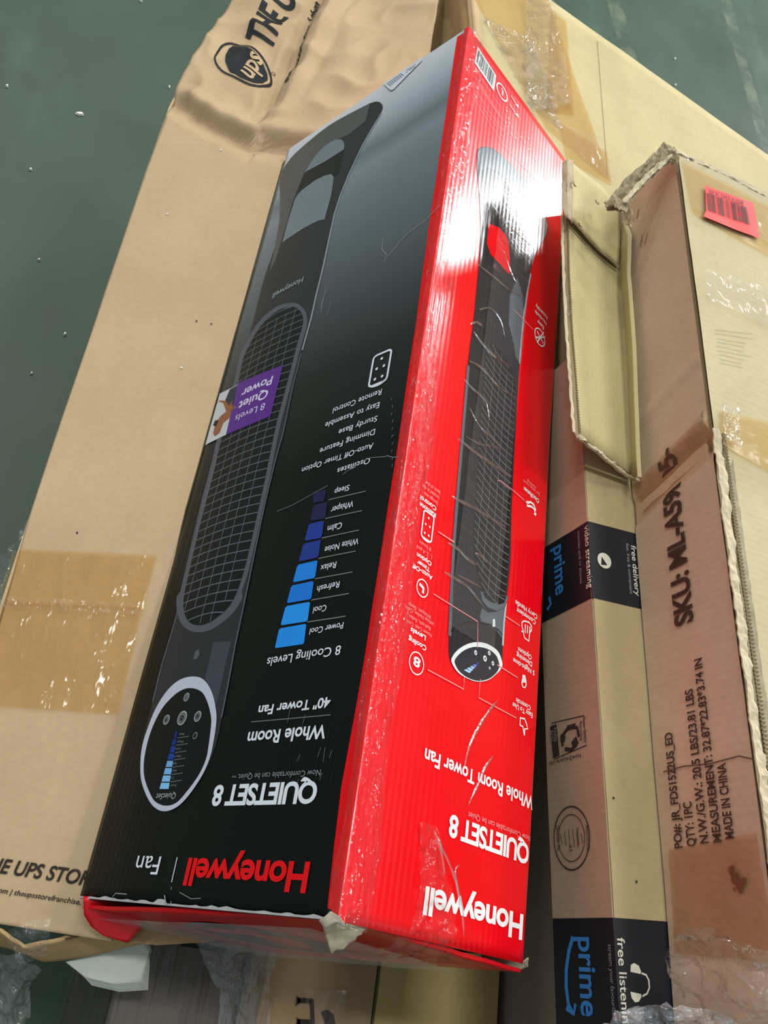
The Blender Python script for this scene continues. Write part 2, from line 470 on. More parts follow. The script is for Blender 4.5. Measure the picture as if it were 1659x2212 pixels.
for i in range(91):
    yv = LL*i/90; fold.append([B0 + AX*.0070 - BX*.0005 + V((0, yv, 0)), B0 + AX*.003 - BX*.0006 + V((0, yv, 0)), B0 - (AX+BX)*.0003 + V((0, yv, 0)), B0 + BX*.003 - AX*.0006 + V((0, yv, 0)), B0 + BX*.0070 - AX*.0005 + V((0, yv, 0))])
sheet('folded_edge', fold, M_RED, box, sub=3, subv=1, amp=.00025, freq=30)
slab('back_panel', B0 + AX*(WF-.007) + BX*.004 + V((0, .004, 0)), BX*(HS-.008), YX*(LL-.008), AX, M_INSIDE)
slab('underside_panel', B0 + BX*(HS-.007) + AX*.004 + V((0, .004, 0)), AX*(WF-.006), YX*(LL-.008), BX, M_INSIDE)
slab('far_end_panel', B0 + V((0, LL-.006, 0)) + AX*.004 + BX*.004, AX*(WF-.01), BX*(HS-.01), YX, M_REDE)
# near end: its lower edge has sagged outwards
def end_pt(u, v):
    k = .042*(u*.45+v*.55)*(1 if u+v > 0 else 0)
    return B0 + AX*(.004+(WF-.008)*u) + BX*(.004+(HS-.008)*v) + V((0, .003 - .011*min(1, (u+v)) - .009*u*v, 0))
endp = sheet('end_panel', [[end_pt(j/8, i/6) for j in range(9)] for i in range(7)], M_REDE, box, sub=3, th=.003, amp=.0012, freq=18)

SF = Surf(B0, -BX, AX, -YX, front).use(front, .008)      # text runs towards the left edge, tops towards the near end
def clamp_front(P):
    d = P - B0; u = d.dot(AX); return P + AX*(max(.0005, min(WF-.0005, u))-u) + YX*(max(.0005, min(LL-.0005, d.y))-d.y)
SF.clamp = clamp_front
SS = Surf(B0, -AX, -BX, -YX, side).use(side, .008)

# printed inks (all share the gloss of the sheet they are on)
def fink(nm, c, rough=.3): return gloss('front print ' + nm, c, AX, rough=rough, spec=.45, flute=.03, wob=.10)
def sink(nm, c, rough=.2): return gloss('side print ' + nm, c, BX, rough=rough, spec=.5, flute=.075, wob=.22, coat=.3)
fW = fink('white', (222, 230, 240)); fLINE = fink('grey rule', (120, 122, 122)); fRED = fink('red', (226, 10, 24))
fBODY = fink('fan body', (46, 48, 52)); fBODY2 = fink('fan body grey', (84, 86, 86)); fDARK = fink('fan dark', (26, 29, 33)); fGAP = fink('opening grey', (116, 128, 136))
fRIM = fink('silver rim', (86, 90, 100)); fHI = fink('highlight', (140, 148, 154)); fSLAT = fink('slat', (96, 102, 112)); fHOLE = fink('grille hole', (14, 17, 23))
fCHR = fink('chrome', (190, 198, 214)); fDISC = fink('control disc', (13, 15, 20)); fBTN = fink('button', (96, 102, 106)); fBTN2 = fink('button rim', (170, 174, 174))
fPUR = fink('purple', (92, 44, 140)); fPHW = fink('photo white', (196, 200, 202)); fSKIN = fink('photo skin', (146, 92, 64)); fNAVY = fink('photo navy', (44, 48, 66)); fLIL = fink('lilac white', (214, 206, 236))
fMID = fink('column sheen', (64, 70, 82))

# red band along the top edge of the front panel
poly(SF, 'red_band', [(1018, 62), (988, 80), (960, 270), (930, 470), (900, 690), (872, 880), (846, 1050), (818, 1230), (790, 1410), (764, 1560), (738, 1700), (722, 1830), (708, 1962), (765, 1984), (815, 1600), (872, 1210), (935, 790), (990, 420), (1040, 120)], M_REDF, 1)

body_r = [(827, 230), (823.6, 243.5), (805, 275.6), (784.6, 312), (755, 374), (736.5, 420), (722.8, 463), (709, 530), (697.6, 585), (684, 635), (672, 690), (653, 759), (635, 830), (613, 936), (596, 995), (575.7, 1082), (553, 1190), (529, 1306), (511, 1389), (493, 1488), (480.7, 1550), (471.7, 1593), (461, 1628), (441, 1673), (405, 1723), (381, 1745)]
body_l = [(358, 1753), (338, 1747), (320, 1723), (307, 1691), (304.8, 1651), (307, 1620), (313.5, 1582), (332.4, 1512), (350.5, 1434), (366.8, 1380), (380.5, 1332), (407, 1210), (437.5, 1080), (462, 985), (497, 870), (522, 785), (546.4, 699), (569.3, 607), (594.5, 532), (604.8, 475), (606, 429), (603.7, 395), (608, 374), (629, 342), (663, 310), (709, 273), (754.8, 246), (800.6, 223), (819, 220.6)]
poly(SF, 'printed_fan_body', soft(body_r + body_l, 3), fBODY, 1)
poly(SF, 'printed_fan_base_shading', [(606, 429), (603.7, 395), (608, 374), (629, 342), (663, 310), (709, 273), (754.8, 246), (800, 223), (790, 262), (752, 292), (718, 306), (690, 328), (662, 366), (646, 404), (632, 440), (618, 490), (606, 530), (597, 560), (583, 590), (594.5, 532), (604.8, 475)], fBODY2, 2)
poly(SF, 'printed_handle_opening', [(658.6, 373), (672, 352), (686, 332.8), (700, 318), (713.6, 307.6), (726, 302), (737, 301.5), (744, 309), (744.5, 317), (743, 324), (700, 351)], fGAP, 3)
poly(SF, 'printed_handle_opening', [(610.5, 525), (622, 482), (638, 431), (645, 420), (654, 410.7), (681.5, 390), (700, 381), (716, 376.8), (721.6, 383), (720, 400), (716, 424.5), (701.7, 474.8), (690, 477), (674.7, 484), (656, 494), (640, 504.6), (624, 515)], fGAP, 3)
poly(SF, 'printed_crossbar', [(657, 375), (700, 352), (743, 325), (734, 372), (722, 384), (716, 376), (681, 389), (654, 409), (640, 428), (650, 392)], fDARK, 2)
lines(SF, 'printed_edge_light', [[(824, 246), (805, 277), (785, 313), (756, 374), (737, 421), (723, 464), (709, 530), (697, 586), (684, 636), (672, 690), (654, 757)]], .0030, fHI, 3)
lines(SF, 'printed_edge_light', [[(652, 764), (634, 832), (612, 938), (595, 997), (575, 1083), (552, 1191), (528, 1307), (510, 1390), (492, 1489), (480, 1550)], [(331.5, 1517), (351.5, 1434), (368, 1380), (382, 1332), (408, 1210), (438.5, 1080), (463, 985), (498, 870), (523, 785)]], .0022, fRIM, 3)
poly(SF, 'printed_column_sheen', [(462, 1388), (500, 1386), (487, 1440), (475, 1500), (466, 1530), (458, 1490), (444, 1466), (452, 1430)], fMID, 2)
poly(SF, 'printed_sensor_window', [(430, 1402), (422, 1408), (418, 1425), (426, 1424), (432, 1414)], fRIM, 3)

inner = [(604, 670), (620, 665), (635, 663.5), (647.7, 670.7), (655, 687), (653, 709), (642, 747), (631.5, 788), (617, 844), (599, 911), (586, 974), (573.7, 1035), (553.4, 1129), (537, 1200), (525, 1245), (510.7, 1285), (496.4, 1310), (476, 1330), (451.7, 1346), (429.3, 1351), (409, 1344), (399, 1322), (398, 1291), (407, 1247), (427, 1161), (447.6, 1080), (463.9, 1015), (479, 948), (500, 880), (515.7, 826), (526.6, 774), (541, 743), (559, 712), (580.8, 687)]
def offset_px(pts, d):
    out = []; n = len(pts); ar = sum(pts[k][0]*pts[(k+1) % n][1]-pts[(k+1) % n][0]*pts[k][1] for k in range(n)); sg = 1 if ar > 0 else -1
    for k in range(n):
        x0, y0 = pts[k-1]; x1, y1 = pts[(k+1) % n]; tx, ty = x1-x0, y1-y0; l = math.hypot(tx, ty)
        dd = d*(1.7 if pts[k][1] > 1280 else 1.0)
        out.append((pts[k][0]+ty/l*dd*sg, pts[k][1]-tx/l*dd*sg))
    return out
inner = soft(inner, 3)
poly(SF, 'printed_grille_rim', offset_px(inner, 9), fRIM, 2)
poly(SF, 'printed_grille_hole', inner, fHOLE, 3)
def inside_spans(P2, v):
    xs = []; n = len(P2)
    for k in range(n):
        (u0, v0), (u1, v1) = P2[k], P2[(k+1) % n]
        if (v0 - v)*(v1 - v) < 0: xs.append(u0+(u1-u0)*(v-v0)/(v1-v0))
    return (min(xs), max(xs)) if len(xs) >= 2 else None
def uv(s, p, P0, U): q = s.px(*p) - P0; return (q.dot(U), q.y)
def grille(s, P0, U, pts, step, ncol, wid, m, sag, lv=4, tilt=0.0, wid2=None):
    P2 = [uv(s, p, P0, U) for p in pts]; vmin = min(p[1] for p in P2); vmax = max(p[1] for p in P2); hs = []
    v = vmin + step*.8
    while v < vmax - step*.3:
        sp = inside_spans(P2, v)
        if sp:
            a, b = sp; row = []
            for k in range(9):
                t = k/8; u = a + (b-a)*t; dv = sag*(4*t*(1-t)-0.0) + tilt*(t-.5)
                sp2 = inside_spans(P2, max(vmin+1e-4, min(vmax-1e-4, v+dv)))
                if sp2: u = max(sp2[0], min(sp2[1], u))
                Q = P0 + U*u + YX*(v+dv); row.append((Q.x, Q.y, Q.z))
            hs.append(row)
        v += step
    lines(s, 'printed_grille_slats', hs, wid, m, lv)
    cs = []
    for c in range(1, ncol+1):
        row = []; v = vmin + .002
        while v < vmax - .002:
            sp = inside_spans(P2, v); mid = inside_spans(P2, (vmin+vmax)/2); u = mid[0] + (mid[1]-mid[0])*c/(ncol+1)
            # follow the drift of the opening
            if sp:
                full = sp[0] if False else None
                if sp[0] < u < sp[1]: Q = P0 + U*u + YX*v; row.append((Q.x, Q.y, Q.z))
            v += .02
        if len(row) > 1: cs.append(row)
    lines(s, 'printed_grille_ribs', cs, wid2 or wid*.8, m, lv)
grille(SF, B0, AX, inner, .01135, 5, .0013, fSLAT, .003, wid2=.0011)

# control disc
outer_d = [(421, 1462), (442.7, 1470), (459, 1495), (468, 1533), (469, 1561), (462.6, 1606), (453.6, 1642), (437, 1678), (410, 1718), (385, 1743), (358, 1753), (336, 1745), (319.8, 1723), (307, 1687), (304.8, 1651), (308, 1615), (319.8, 1575), (339.7, 1528), (365, 1490), (392, 1468)]
inner_d = [(413.8, 1487), (437, 1495), (450, 1518), (457, 1545), (458, 1565), (453, 1608), (447, 1640), (431, 1675), (405, 1711), (382, 1735), (358, 1741), (337, 1732), (325, 1713), (314, 1682), (312, 1652), (317, 1617), (329, 1576), (350, 1534), (372, 1508), (393, 1492)]
poly(SF, 'printed_control_disc', soft(outer_d), fDISC, 3)
ring(SF, 'printed_chrome_ring', soft(outer_d), soft(inner_d), fCHR, 4)
for (cx, cy), r in (((404.8, 1506.6), 9.5), ((361.4, 1555.4), 11), ((395.2, 1551.8), 16), ((428.8, 1548.2), 12), ((423.2, 1589.8), 7.6)):
    q = SF.px(cx, cy); q2 = proj(q + YX*.001); p_ = proj(q); k = .001/math.hypot(q2[0]-p_[0], q2[1]-p_[1])
    disc(SF, 'printed_button', (cx, cy), r*k, fBTN2, 5); disc(SF, 'printed_button_face', (cx, cy), r*k*.82, fBTN if r > 8 else fDARK, 6)
    if r > 10: disc(SF, 'printed_button_mark', (cx, cy), r*k*.36, fDARK, 7, r2=r*k*.16)
blues = [(28, 40, 120), (26, 46, 128), (24, 54, 150), (22, 62, 160), (110, 170, 225), (120, 180, 232), (130, 190, 238), (130, 196, 245)]
for k in range(8):
    def pt(t, sd): return (280 + ((585-110*t) if sd else (556-191*t))/5.53, 1380 + (1105+700*t)/5.53)
    t0, t1 = k/8+.008, (k+1)/8-.012
    a, b, c_, d_ = pt(t0, 0), pt(t0, 1), pt(t1, 1), pt(t1, 0)
    poly(SF, 'printed_level_bar', [a, b, c_, d_], fink('small bar %d' % k, blues[k]), 5)
    if k < 7: lines(SF, 'printed_rule', [[(c_[0]+1, c_[1]+.8), (c_[0]+26, c_[1]-3)]], .0006, fLINE, 5)
for k, t in enumerate(('Sleep', 'Whisper', 'Calm', 'White Noise', 'Relax', 'Refresh', 'Cool', 'Power Cool')):
    y0 = 1380 + (1118+700/8*k+10)/5.53; wd_ = (12, 16, 12, 24, 12, 15, 11, 25)[k]; x0 = 280 + (668-16*k)/5.53 + (0, 3, -4, 3, -9, -5, -10, 5)[k]*.6
    text(SF, t, (x0, y0), (x0-wd_, y0+1), 5.0, fLINE, lv=5)
text(SF, 'QuietSet', (383, 1713.6), (340.6, 1716), 13, fBTN2, lv=5, shear=.15)
text(SF, 'Honeywell', (657.5, 598.5), (590, 632), 12, fHI, bold=.02, lv=4)

# front lettering
text(SF, '40" Tower Fan', (716.8, 1506.3), (561, 1521), 21.5, fW, bold=.022)
text(SF, 'Whole Room', (707.8, 1566.2), (538.3, 1578), 29, fW, bold=.022)
lines(SF, 'printed_rule', [[(715.3, 1544.7), (544, 1560)]], .0008, fLINE, 2)
text(SF, 'Now Comfortable can be Quiet.', (695.4, 1663), (516, 1671), 13.5, fHI, bold=-.004)
text(SF, 'TM', (513, 1675.5), (504, 1676), 4.5, fHI)
text(SF, 'QUIETSET 8', (690, 1688.5), (466, 1695), 46, fW, bold=.030, space=.92)
text(SF, 'Honeywell', (671.6, 1864.5), (409, 1852), 63, fRED, bold=.028, space=.95)
text(SF, 'Fan', (350, 1850.5), (300, 1849.5), 40, fW, bold=0)
lines(SF, 'printed_rule', [[(383.5, 1852), (371.5, 1906)]], .0011, fW, 2)
for t, p, x1 in (('Remote Control', (826.2, 840.7), 714), ('Easy to Assemble', (821.4, 868.9), 697), ('Sturdy Base', (816.6, 898.2), 728.8), ('Dimming Feature', (811.7, 926.7), 686.4), ('Auto-Off Timer Option', (807.9, 957), 646.4), ('Oscillates', (801, 988.8), 727.4), ('Sleep', (757, 1047.7), 723.6)):
    text(SF, t, p, (x1, p[1] + (p[0]-x1)*.2), 12.3, fW, bold=.006, space=1.04)
for t, p, x1 in (('Whisper', (766.2, 1082), 715.5), ('Calm', (741.3, 1128.6), 709), ('White Noise', (777.4, 1162.5), 701.8), ('Relax', (728.7, 1213.7), 694), ('Refresh', (735.6, 1256), 686.8), ('Cool', (707.4, 1306.8), 679), ('Power Cool', (743.8, 1344.6), 671.3)):
    text(SF, t, p, (x1, p[1] + (p[0]-x1)*.17), 13.6, fW, bold=.006)
text(SF, '8 Cooling Levels', (738.7, 1394.4), (579, 1418), 20, fW, bold=.006)
for a, b in (((790.7, 1062), (710.5, 1080.5)), ((783.7, 1104), (703.5, 1121)), ((776.8, 1146), (696, 1163)), ((769.6, 1191.3), (688.5, 1207)), ((762.7, 1236.4), (681, 1251)), ((755, 1282.7), (673.4, 1297)), ((747.6, 1331.7), (665, 1344.3))):
    lines(SF, 'printed_rule', [[a, b]], .0011, fLINE, 2)
bars = [([(258, 1620), (600, 1560), (568, 1815), (200, 1868)], (36, 146, 240)), ([(340, 1340), (648, 1283), (615, 1530), (275, 1582)], (40, 150, 242)), ([(410, 1080), (693, 1020), (660, 1250), (353, 1304)], (30, 122, 222)), ([(485, 818), (740, 760), (706, 985), (427, 1040)], (36, 132, 230)), ([(560, 555), (782, 500), (748, 725), (500, 778)], (38, 56, 142)), ([(630, 305), (823, 262), (790, 480), (575, 518)], (38, 60, 150)), ([(690, 70), (865, 25), (835, 240), (643, 270)], (32, 34, 76)), ([(678, -62), (818, -128), (842, -112), (822, 18), (708, 34), (686, 42)], (32, 34, 78))]
for k, (q, c) in enumerate(bars):
    q = [(560+x/5.82, 1080+y/5.82) for x, y in q]; n = len(q); rr = []
    for i in range(n):
        p0, p1, p2 = q[i-1], q[i], q[(i+1) % n]
        for o in (p0, p2):
            l = math.hypot(o[0]-p1[0], o[1]-p1[1]); f = min(.2, 3.0/l); rr.append((p1[0]+(o[0]-p1[0])*f, p1[1]+(o[1]-p1[1])*f))
    poly(SF, 'printed_level_bar', rr, fink('bar %d' % k, c), 2)
def rrect(s, cpx, hw, hl, r, m, stroke, lv=3, name='printed_icon'):
    C = s.px(*cpx); pl = []
    for sx, sy, a0 in ((1, 1, 0), (-1, 1, 90), (-1, -1, 180), (1, -1, 270)):
        for k in range(4):
            a = math.radians(a0+30*k); Q = C + s.tr*(sx*(hw-r)+math.cos(a)*r) + s.tu*(sy*(hl-r)+math.sin(a)*r); pl.append((Q.x, Q.y, Q.z))
    lines(s, name, [pl], stroke, m, lv, closed=True)
def remote_icon(s, cpx, hw, hl, m, st):
    rrect(s, cpx, hw, hl, hw*.35, m, st)
    C = s.px(*cpx)
    for dx, dy in ((.4, .62), (-.4, .62), (.4, -.05), (-.4, -.05), (0, -.62)):
        Q = C + s.tr*(hw*dx) + s.tu*(hl*dy); disc(s, 'printed_icon_dot', proj(Q), hw*.15, m, 3, nseg=10)
    ar = []
    for rr_ in (1.18, 1.32):
        pl = []
        for k in range(7):
            a = math.radians(60+10*k); Q = C + s.tu*(hl*.55) + s.tr*(math.cos(a)*hw*rr_*1.05) + s.tu*(math.sin(a)*hl*.42*rr_); pl.append((Q.x, Q.y, Q.z))
        ar.append(pl)
    lines(s, 'printed_icon_waves', ar, st*.8, m, 3)
remote_icon(SF, (822, 796), .0125, .0205, fW, .0026)
# purple flash and bedroom photograph
poly(SF, 'printed_photo', [(515.7, 831.5), (489.5, 940), (425, 972), (436, 935), (456, 861)], fPHW, 5)
poly(SF, 'printed_photo_figure', [(504, 868), (512, 880), (496, 905), (484, 915), (476, 936), (466, 944), (462, 938), (466, 918), (478, 900), (490, 890), (484, 872), (474, 868), (452, 890), (447, 893), (450, 886), (476, 866)], fSKIN, 6)
poly(SF, 'printed_photo_shirt', [(515, 833), (506, 878), (496, 876), (488, 866), (498, 842)], fNAVY, 6)
poly(SF, 'printed_photo_figure', [(474, 908), (469, 922), (462, 920), (466, 910)], fDARK, 7)
poly(SF, 'purple_flash', [(613.4, 789), (586, 900), (489.5, 940), (515.7, 829)], fPUR, 6)
text(SF, 'Power', (592.6, 813.6), (525, 842), 18, fLIL, bold=.02, lv=8)
text(SF, 'Quiet', (583.5, 841.6), (519, 869), 19, fLIL, bold=.02, lv=8)
text(SF, '8 Levels', (576, 871), (511, 897), 15, fLIL, lv=8)
# price sticker on the far edge, with its bar code
stw = ink('white sticker paper', (206, 214, 224), rough=.5); stg = ink('sticker print', (120, 128, 140), rough=.6)
poly(SF, 'sticker', [(826, 179), (901.4, 127), (912, 127), (915, 131), (851, 196), (845, 197)], stw, 8)
text(SF, 'ZORA-Z', (900, 140), (882, 156), 7, stg, lv=10)
lines(SF, 'sticker_bars', [[(838+4*k, 181-2.8*k), (846+4*k, 188-3.2*k)] for k in range(8)], .0014, stg, 9)
# scuffs where the ink has cracked
scw = fink('scuff white', (150, 156, 160))
for pl, wd_ in (([(955, 440), (920, 478), (888, 500), (868, 520), (845, 548), (829, 568), (836, 552), (826, 540), (829, 515)], .0011), ([(836, 987), (800, 990), (770, 1004), (742, 1026)], .0007), ([(709, 1050), (680, 1066), (632, 1093), (600, 1106)], .0006), ([(836, 985), (850, 989), (862, 988)], .0009), ([(700, 640), (694, 668)], .0007), ([(706, 622), (699, 650), (694, 676)], .0007), ([(716, 650), (708, 682)], .0006), ([(245, 1938), (252, 1930), (276, 1932)], .0012), ([(357, 1934), (360, 1952), (368, 1960), (372, 1948)], .002), ([(390, 1928), (415, 1942), (436, 1941)], .0008), ([(372, 1916), (372, 1922)], .0012)):
    lines(SF, 'scuff', [pl], wd_*.65, scw, 5)
lines(SF, 'scuff', [[(848+random.random()*4, 860+k*16), (846+random.random()*3, 866+k*16)] for k in range(10)], .0007, fLINE, 5)
for k in range(26):       # worn corner flute marks by the lower edge
    x = 720 - random.random()*110; y = 1700 - (720-x)*.1 - random.random()*170
    lines(SF, 'scuff', [[(x, y), (x-4-random.random()*5, y+14+random.random()*26)]], .0009, fDARK if k % 3 else fBODY2, 1)
# frayed white fold along the near edge
fray = ink('frayed white paper edge', (186, 186, 186), rough=.8)
fr_pts = []
for k in range(70):
    t = k/69; P = B0 + AX*(WF*t) + V((0, .0015, 0)); fr_pts.append(P)
vs_, fc = [], []
for k, P in enumerate(fr_pts):
    d = .0003 + .0022*max(0, noise.noise(P*70)) + (.0022 if 41 < k < 45 else 0); vs_ += [SF.lift(P + YX*(d*1.3), 4), P - BX*.0004 - YX*.0012]
fc = [(2*k, 2*k+1, 2*k+3, 2*k+2) for k in range(69)]
mesh('frayed_edge', vs_, fc, fray, box)

# ---- side panel print
sW = sink('white', (240, 240, 238)); sBODY = sink('fan body', (38, 42, 46)); sGREY = sink('fan grey', (92, 102, 108)); sHI = sink('fan light edge', (168, 178, 182)); sHOLE = sink('fan hole', (20, 23, 26)); sSLAT = sink('fan slat', (112, 120, 122))
sPALE = sink('pale pink print', (240, 150, 150)); sRED = sink('opening red', (228, 8, 22)); sDISC = sink('disc', (44, 50, 58)); sCH = sink('disc ring', (222, 228, 228))
def z1(o, s, pts): return [(o[0]+x/s, o[1]+y/s) for x, y in pts]
fan_s = [(1030, 329), (1036.8, 319), (1050, 317.6), (1068.5, 323.7), (1091, 343), (1118, 372), (1140.8, 399.4), (1163.4, 435.6), (1177, 462.7), (1182.6, 487.6), (1180, 508), (1165.6, 532.8), (1154, 555), (1145, 589), (1138.5, 627.7), (1130.6, 684), (1126, 729), (1121.6, 786), (1115.5, 888.5), (1110, 997), (1104.6, 1105.5), (1102, 1200), (1097, 1262), (1092.6, 1300.4), (1088.4, 1342.6), (1085, 1395.4), (1082, 1437.6), (1069.4, 1456.5), (1052.5, 1469), (1029.3, 1472.4), (1006, 1465), (987, 1452), (974.5, 1433.3), (969, 1412), (968.8, 1374), (972.4, 1290), (978, 1180), (988.5, 1040.4), (998.3, 932), (1010, 790), (1023.3, 684), (1031, 605), (1036, 540), (1037, 470), (1033, 400), (1030, 368)]
poly(SS, 'printed_fan_body', soft(fan_s, 3), sBODY, 1)
poly(SS, 'printed_fan_light', [(1163.4, 440), (1177, 464), (1182, 488), (1179, 507), (1165, 531), (1154, 552), (1148, 575), (1150, 545), (1160, 520), (1163, 495), (1158, 465), (1152, 445)], sHI, 2)
poly(SS, 'printed_fan_light', [(1030, 330), (1037, 320), (1050, 318.5), (1068, 325), (1091, 344), (1118, 373), (1140, 400), (1152, 440), (1128, 420), (1100, 392), (1075, 372), (1050, 362), (1034, 372)], sGREY, 2)
poly(SS, 'printed_fan_light', [(1116, 600), (1128, 640), (1130, 690), (1125, 735), (1121, 785), (1113, 772), (1108, 740), (1098, 700), (1100, 640)], sGREY, 2)
lines(SS, 'printed_edge_light', [[(1011, 790), (999.5, 932), (989.7, 1040), (979.2, 1180), (973.6, 1290), (970, 1374)]], .0048, sGREY, 2)
lines(SS, 'printed_edge_light', [[(1145, 592), (1138, 629), (1130, 684), (1125.5, 729), (1121, 786)], [(1092, 1303), (1087.5, 1343), (1084, 1395)]], .0030, sHI, 3)
poly(SS, 'printed_handle_opening', z1((960, 300), 4.425, [(420, 810), (520, 850), (590, 925), (612, 1000), (620, 1090), (622, 1200), (618, 1300), (520, 1190), (440, 1110), (400, 1000)]), sRED, 2)
poly(SS, 'printed_handle_opening', z1((960, 300), 4.425, [(680, 650), (760, 690), (830, 750), (850, 800), (858, 880), (820, 850), (760, 820), (690, 760)]), sRED, 3)
gs = [(1062, 742), (1075, 752), (1092, 775), (1108, 800), (1113, 830), (1111, 890), (1106, 997), (1100, 1105), (1097.5, 1200), (1092, 1270), (1088, 1300), (1080, 1305), (1066, 1301), (1052, 1292), (1041, 1278), (1030, 1240), (1022, 1190), (1022, 1142), (1024, 1110), (1030, 1010), (1038, 900), (1045, 800), (1052, 750)]
poly(SS, 'printed_grille_hole', gs, sHOLE, 2)
grille(SS, B0, BX, gs, .0086, 4, .0009, sSLAT, -.004, lv=3, tilt=-.010, wid2=.0006)
poly(SS, 'printed_column_sheen', z1((850, 1100), 4.74, [(880, 1090), (905, 1010), (960, 1060), (1060, 1050), (1130, 1010), (1120, 1180), (1110, 1330), (1040, 1230), (950, 1170), (890, 1150)]), sGREY, 2)
ring(SS, 'printed_vent_rim', z1((850, 1100), 4.74, [(880, 840), (905, 940), (960, 1010), (1060, 1045), (1140, 1000), (1168, 900)]) , z1((850, 1100), 4.74, [(905, 850), (930, 905), (985, 950), (1070, 978), (1125, 960), (1150, 890)]), sGREY, 4)
poly(SS, 'printed_sensor_window', z1((850, 1100), 4.74, [(1010, 1130), (1020, 1122), (1030, 1130), (1032, 1205), (1005, 1205)]), sCH, 4)
lines(SS, 'printed_seam', [z1((850, 1100), 4.74, [(580, 1250), (650, 1190), (740, 1158), (860, 1155), (980, 1180), (1070, 1240), (1118, 1310)])], .0012, sHOLE, 3)
oD = z1((850, 1100), 4.74, [(585, 1530), (640, 1450), (740, 1385), (850, 1362), (960, 1385), (1060, 1460), (1102, 1580), (1085, 1640), (1040, 1690), (960, 1750), (850, 1767), (740, 1732), (650, 1672), (595, 1590)])
iD = z1((850, 1100), 4.74, [(620, 1540), (680, 1470), (760, 1425), (850, 1410), (960, 1435), (1040, 1500), (1070, 1590), (1062, 1640), (1028, 1690), (955, 1742), (850, 1759), (745, 1724), (665, 1662), (622, 1590)])
poly(SS, 'printed_control_disc', soft(oD), sDISC, 3); ring(SS, 'printed_disc_ring', soft(oD), soft(iD), sCH, 4)
def kpx(s, c): q = s.px(*c); a, b = proj(q), proj(q + YX*.001); return .001/math.hypot(b[0]-a[0], b[1]-a[1])
for (x, y), r in (((830, 1470), 24), ((968, 1475), 22), ((925, 1530), 30), ((1005, 1580), 22), ((972, 1628), 14)):
    c = (850+x/4.74, 1100+y/4.74); disc(SS, 'printed_button', c, r/4.74*kpx(SS, c), sCH, 5, nseg=16)
    disc(SS, 'printed_button_mark', c, r/4.74*kpx(SS, c)*.45, sGREY, 6, nseg=12)
for k, c in enumerate(((170, 205, 240), (168, 204, 240), (150, 180, 226), (110, 130, 200), (70, 72, 170))):
    a = k*29; bq = [(712+a, 1648-a*.58), (738+a*.98, 1640-a*.62), (782+a*.82, 1668-a*.64), (750+a*.86, 1684-a*.66)]
    q = [(710+30*k, 1650-17*k), (732+30*k, 1638-17*k), (785+20*k, 1668-20*k-4), (765+18*k, 1684-20*k-4)]
    poly(SS, 'printed_level_bar', z1((850, 1100), 4.74, q), sink('small bar %d' % k, c), 5)
cw = .0010
S4 = lambda *p: z1((850, 1100), 4.74, p); S5 = lambda *p: z1((850, 1340), 4.74, p); S3 = lambda *p: z1((880, 780), 4.608, p); S2 = lambda *p: z1((960, 300), 4.425, p); S1 = lambda *p: z1((960, 60), 5.268, p)
for pl in (S4((445, 230), (612, 337)), S4((395, 870), (850, 1152), (848, 1420)), S4((340, 1645), (705, 1845), (712, 1715)), S5((875, 600), (860, 795), (1240, 1002)), S5((1045, 458), (1255, 590)), S4((1140, 1100), (1283, 1197)), S3((890, 1190), (920, 1198), (1055, 1300), (1157, 1390)), S2((655, 1640), (838, 1825)), S3((295, 1700), (450, 1805))):
    lines(SS, 'printed_callout_line', [pl], cw, sPALE, 7)
# icons
c = (899, 1433); k = kpx(SS, c); disc(SS, 'printed_icon', c, 24.5*k, sW, 3, r2=22*k)
text(SS, '8', (908, 1425), (893, 1418), 19, sW, bold=.03)
c = (910.8, 1271); k = kpx(SS, c); disc(SS, 'printed_icon', c, 19*k, sW, 3, r2=16.6*k)
lines(SS, 'printed_icon_hand', [S4((258, 765), (298, 810), (292, 862))], .003, sW, 3)
remote_icon(SS, (922.8, 1137), .0078, .0140, sW, .0017)
c = (1165, 729); k = kpx(SS, c); disc(SS, 'printed_icon', c, 17*k, sW, 3, r2=14.6*k)
lines(SS, 'printed_icon_tools', [S2((880, 1840), (940, 1960)), S2((942, 1850), (880, 1950)), S2((868, 1900), (955, 1900))], .0022, sW, 4)
lines(SS, 'printed_icon_arrows', [S3((1270, 1530), (1262, 1480), (1235, 1450), (1185, 1440)), S3((1275, 1490), (1255, 1430), (1225, 1405), (1185, 1412))], .0026, sW, 3)
poly(SS, 'printed_icon_arrowhead', S3((1275, 1545), (1250, 1520), (1282, 1515)), sW, 3); poly(SS, 'printed_icon_arrowhead', S3((1172, 1398), (1198, 1392), (1190, 1425)), sW, 3)
lines(SS, 'printed_icon_hand', [S4((1302, 1250), (1318, 1255), (1335, 1320), (1378, 1352), (1385, 1275)), S4((1340, 1270), (1342, 1180)), S4((1362, 1272), (1366, 1190)), S4((1385, 1275), (1390, 1200)), S4((1325, 1255), (1308, 1200), (1308, 1160), (1330, 1145), (1380, 1160), (1405, 1195), (1405, 1240), (1390, 1262))], .0016, sW, 3)
ring(SS, 'printed_icon_bulb', S4((1300, 1755), (1308, 1730), (1330, 1725), (1348, 1755), (1352, 1800), (1338, 1835), (1312, 1828), (1298, 1790)), S4((1310, 1775), (1320, 1770), (1335, 1772), (1342, 1780), (1342, 1800), (1333, 1822), (1318, 1818), (1308, 1795)), sW, 3)
poly(SS, 'printed_icon_bulb', S4((1305, 1745), (1312, 1695), (1338, 1702), (1350, 1760), (1340, 1780), (1310, 1775)), sW, 3)
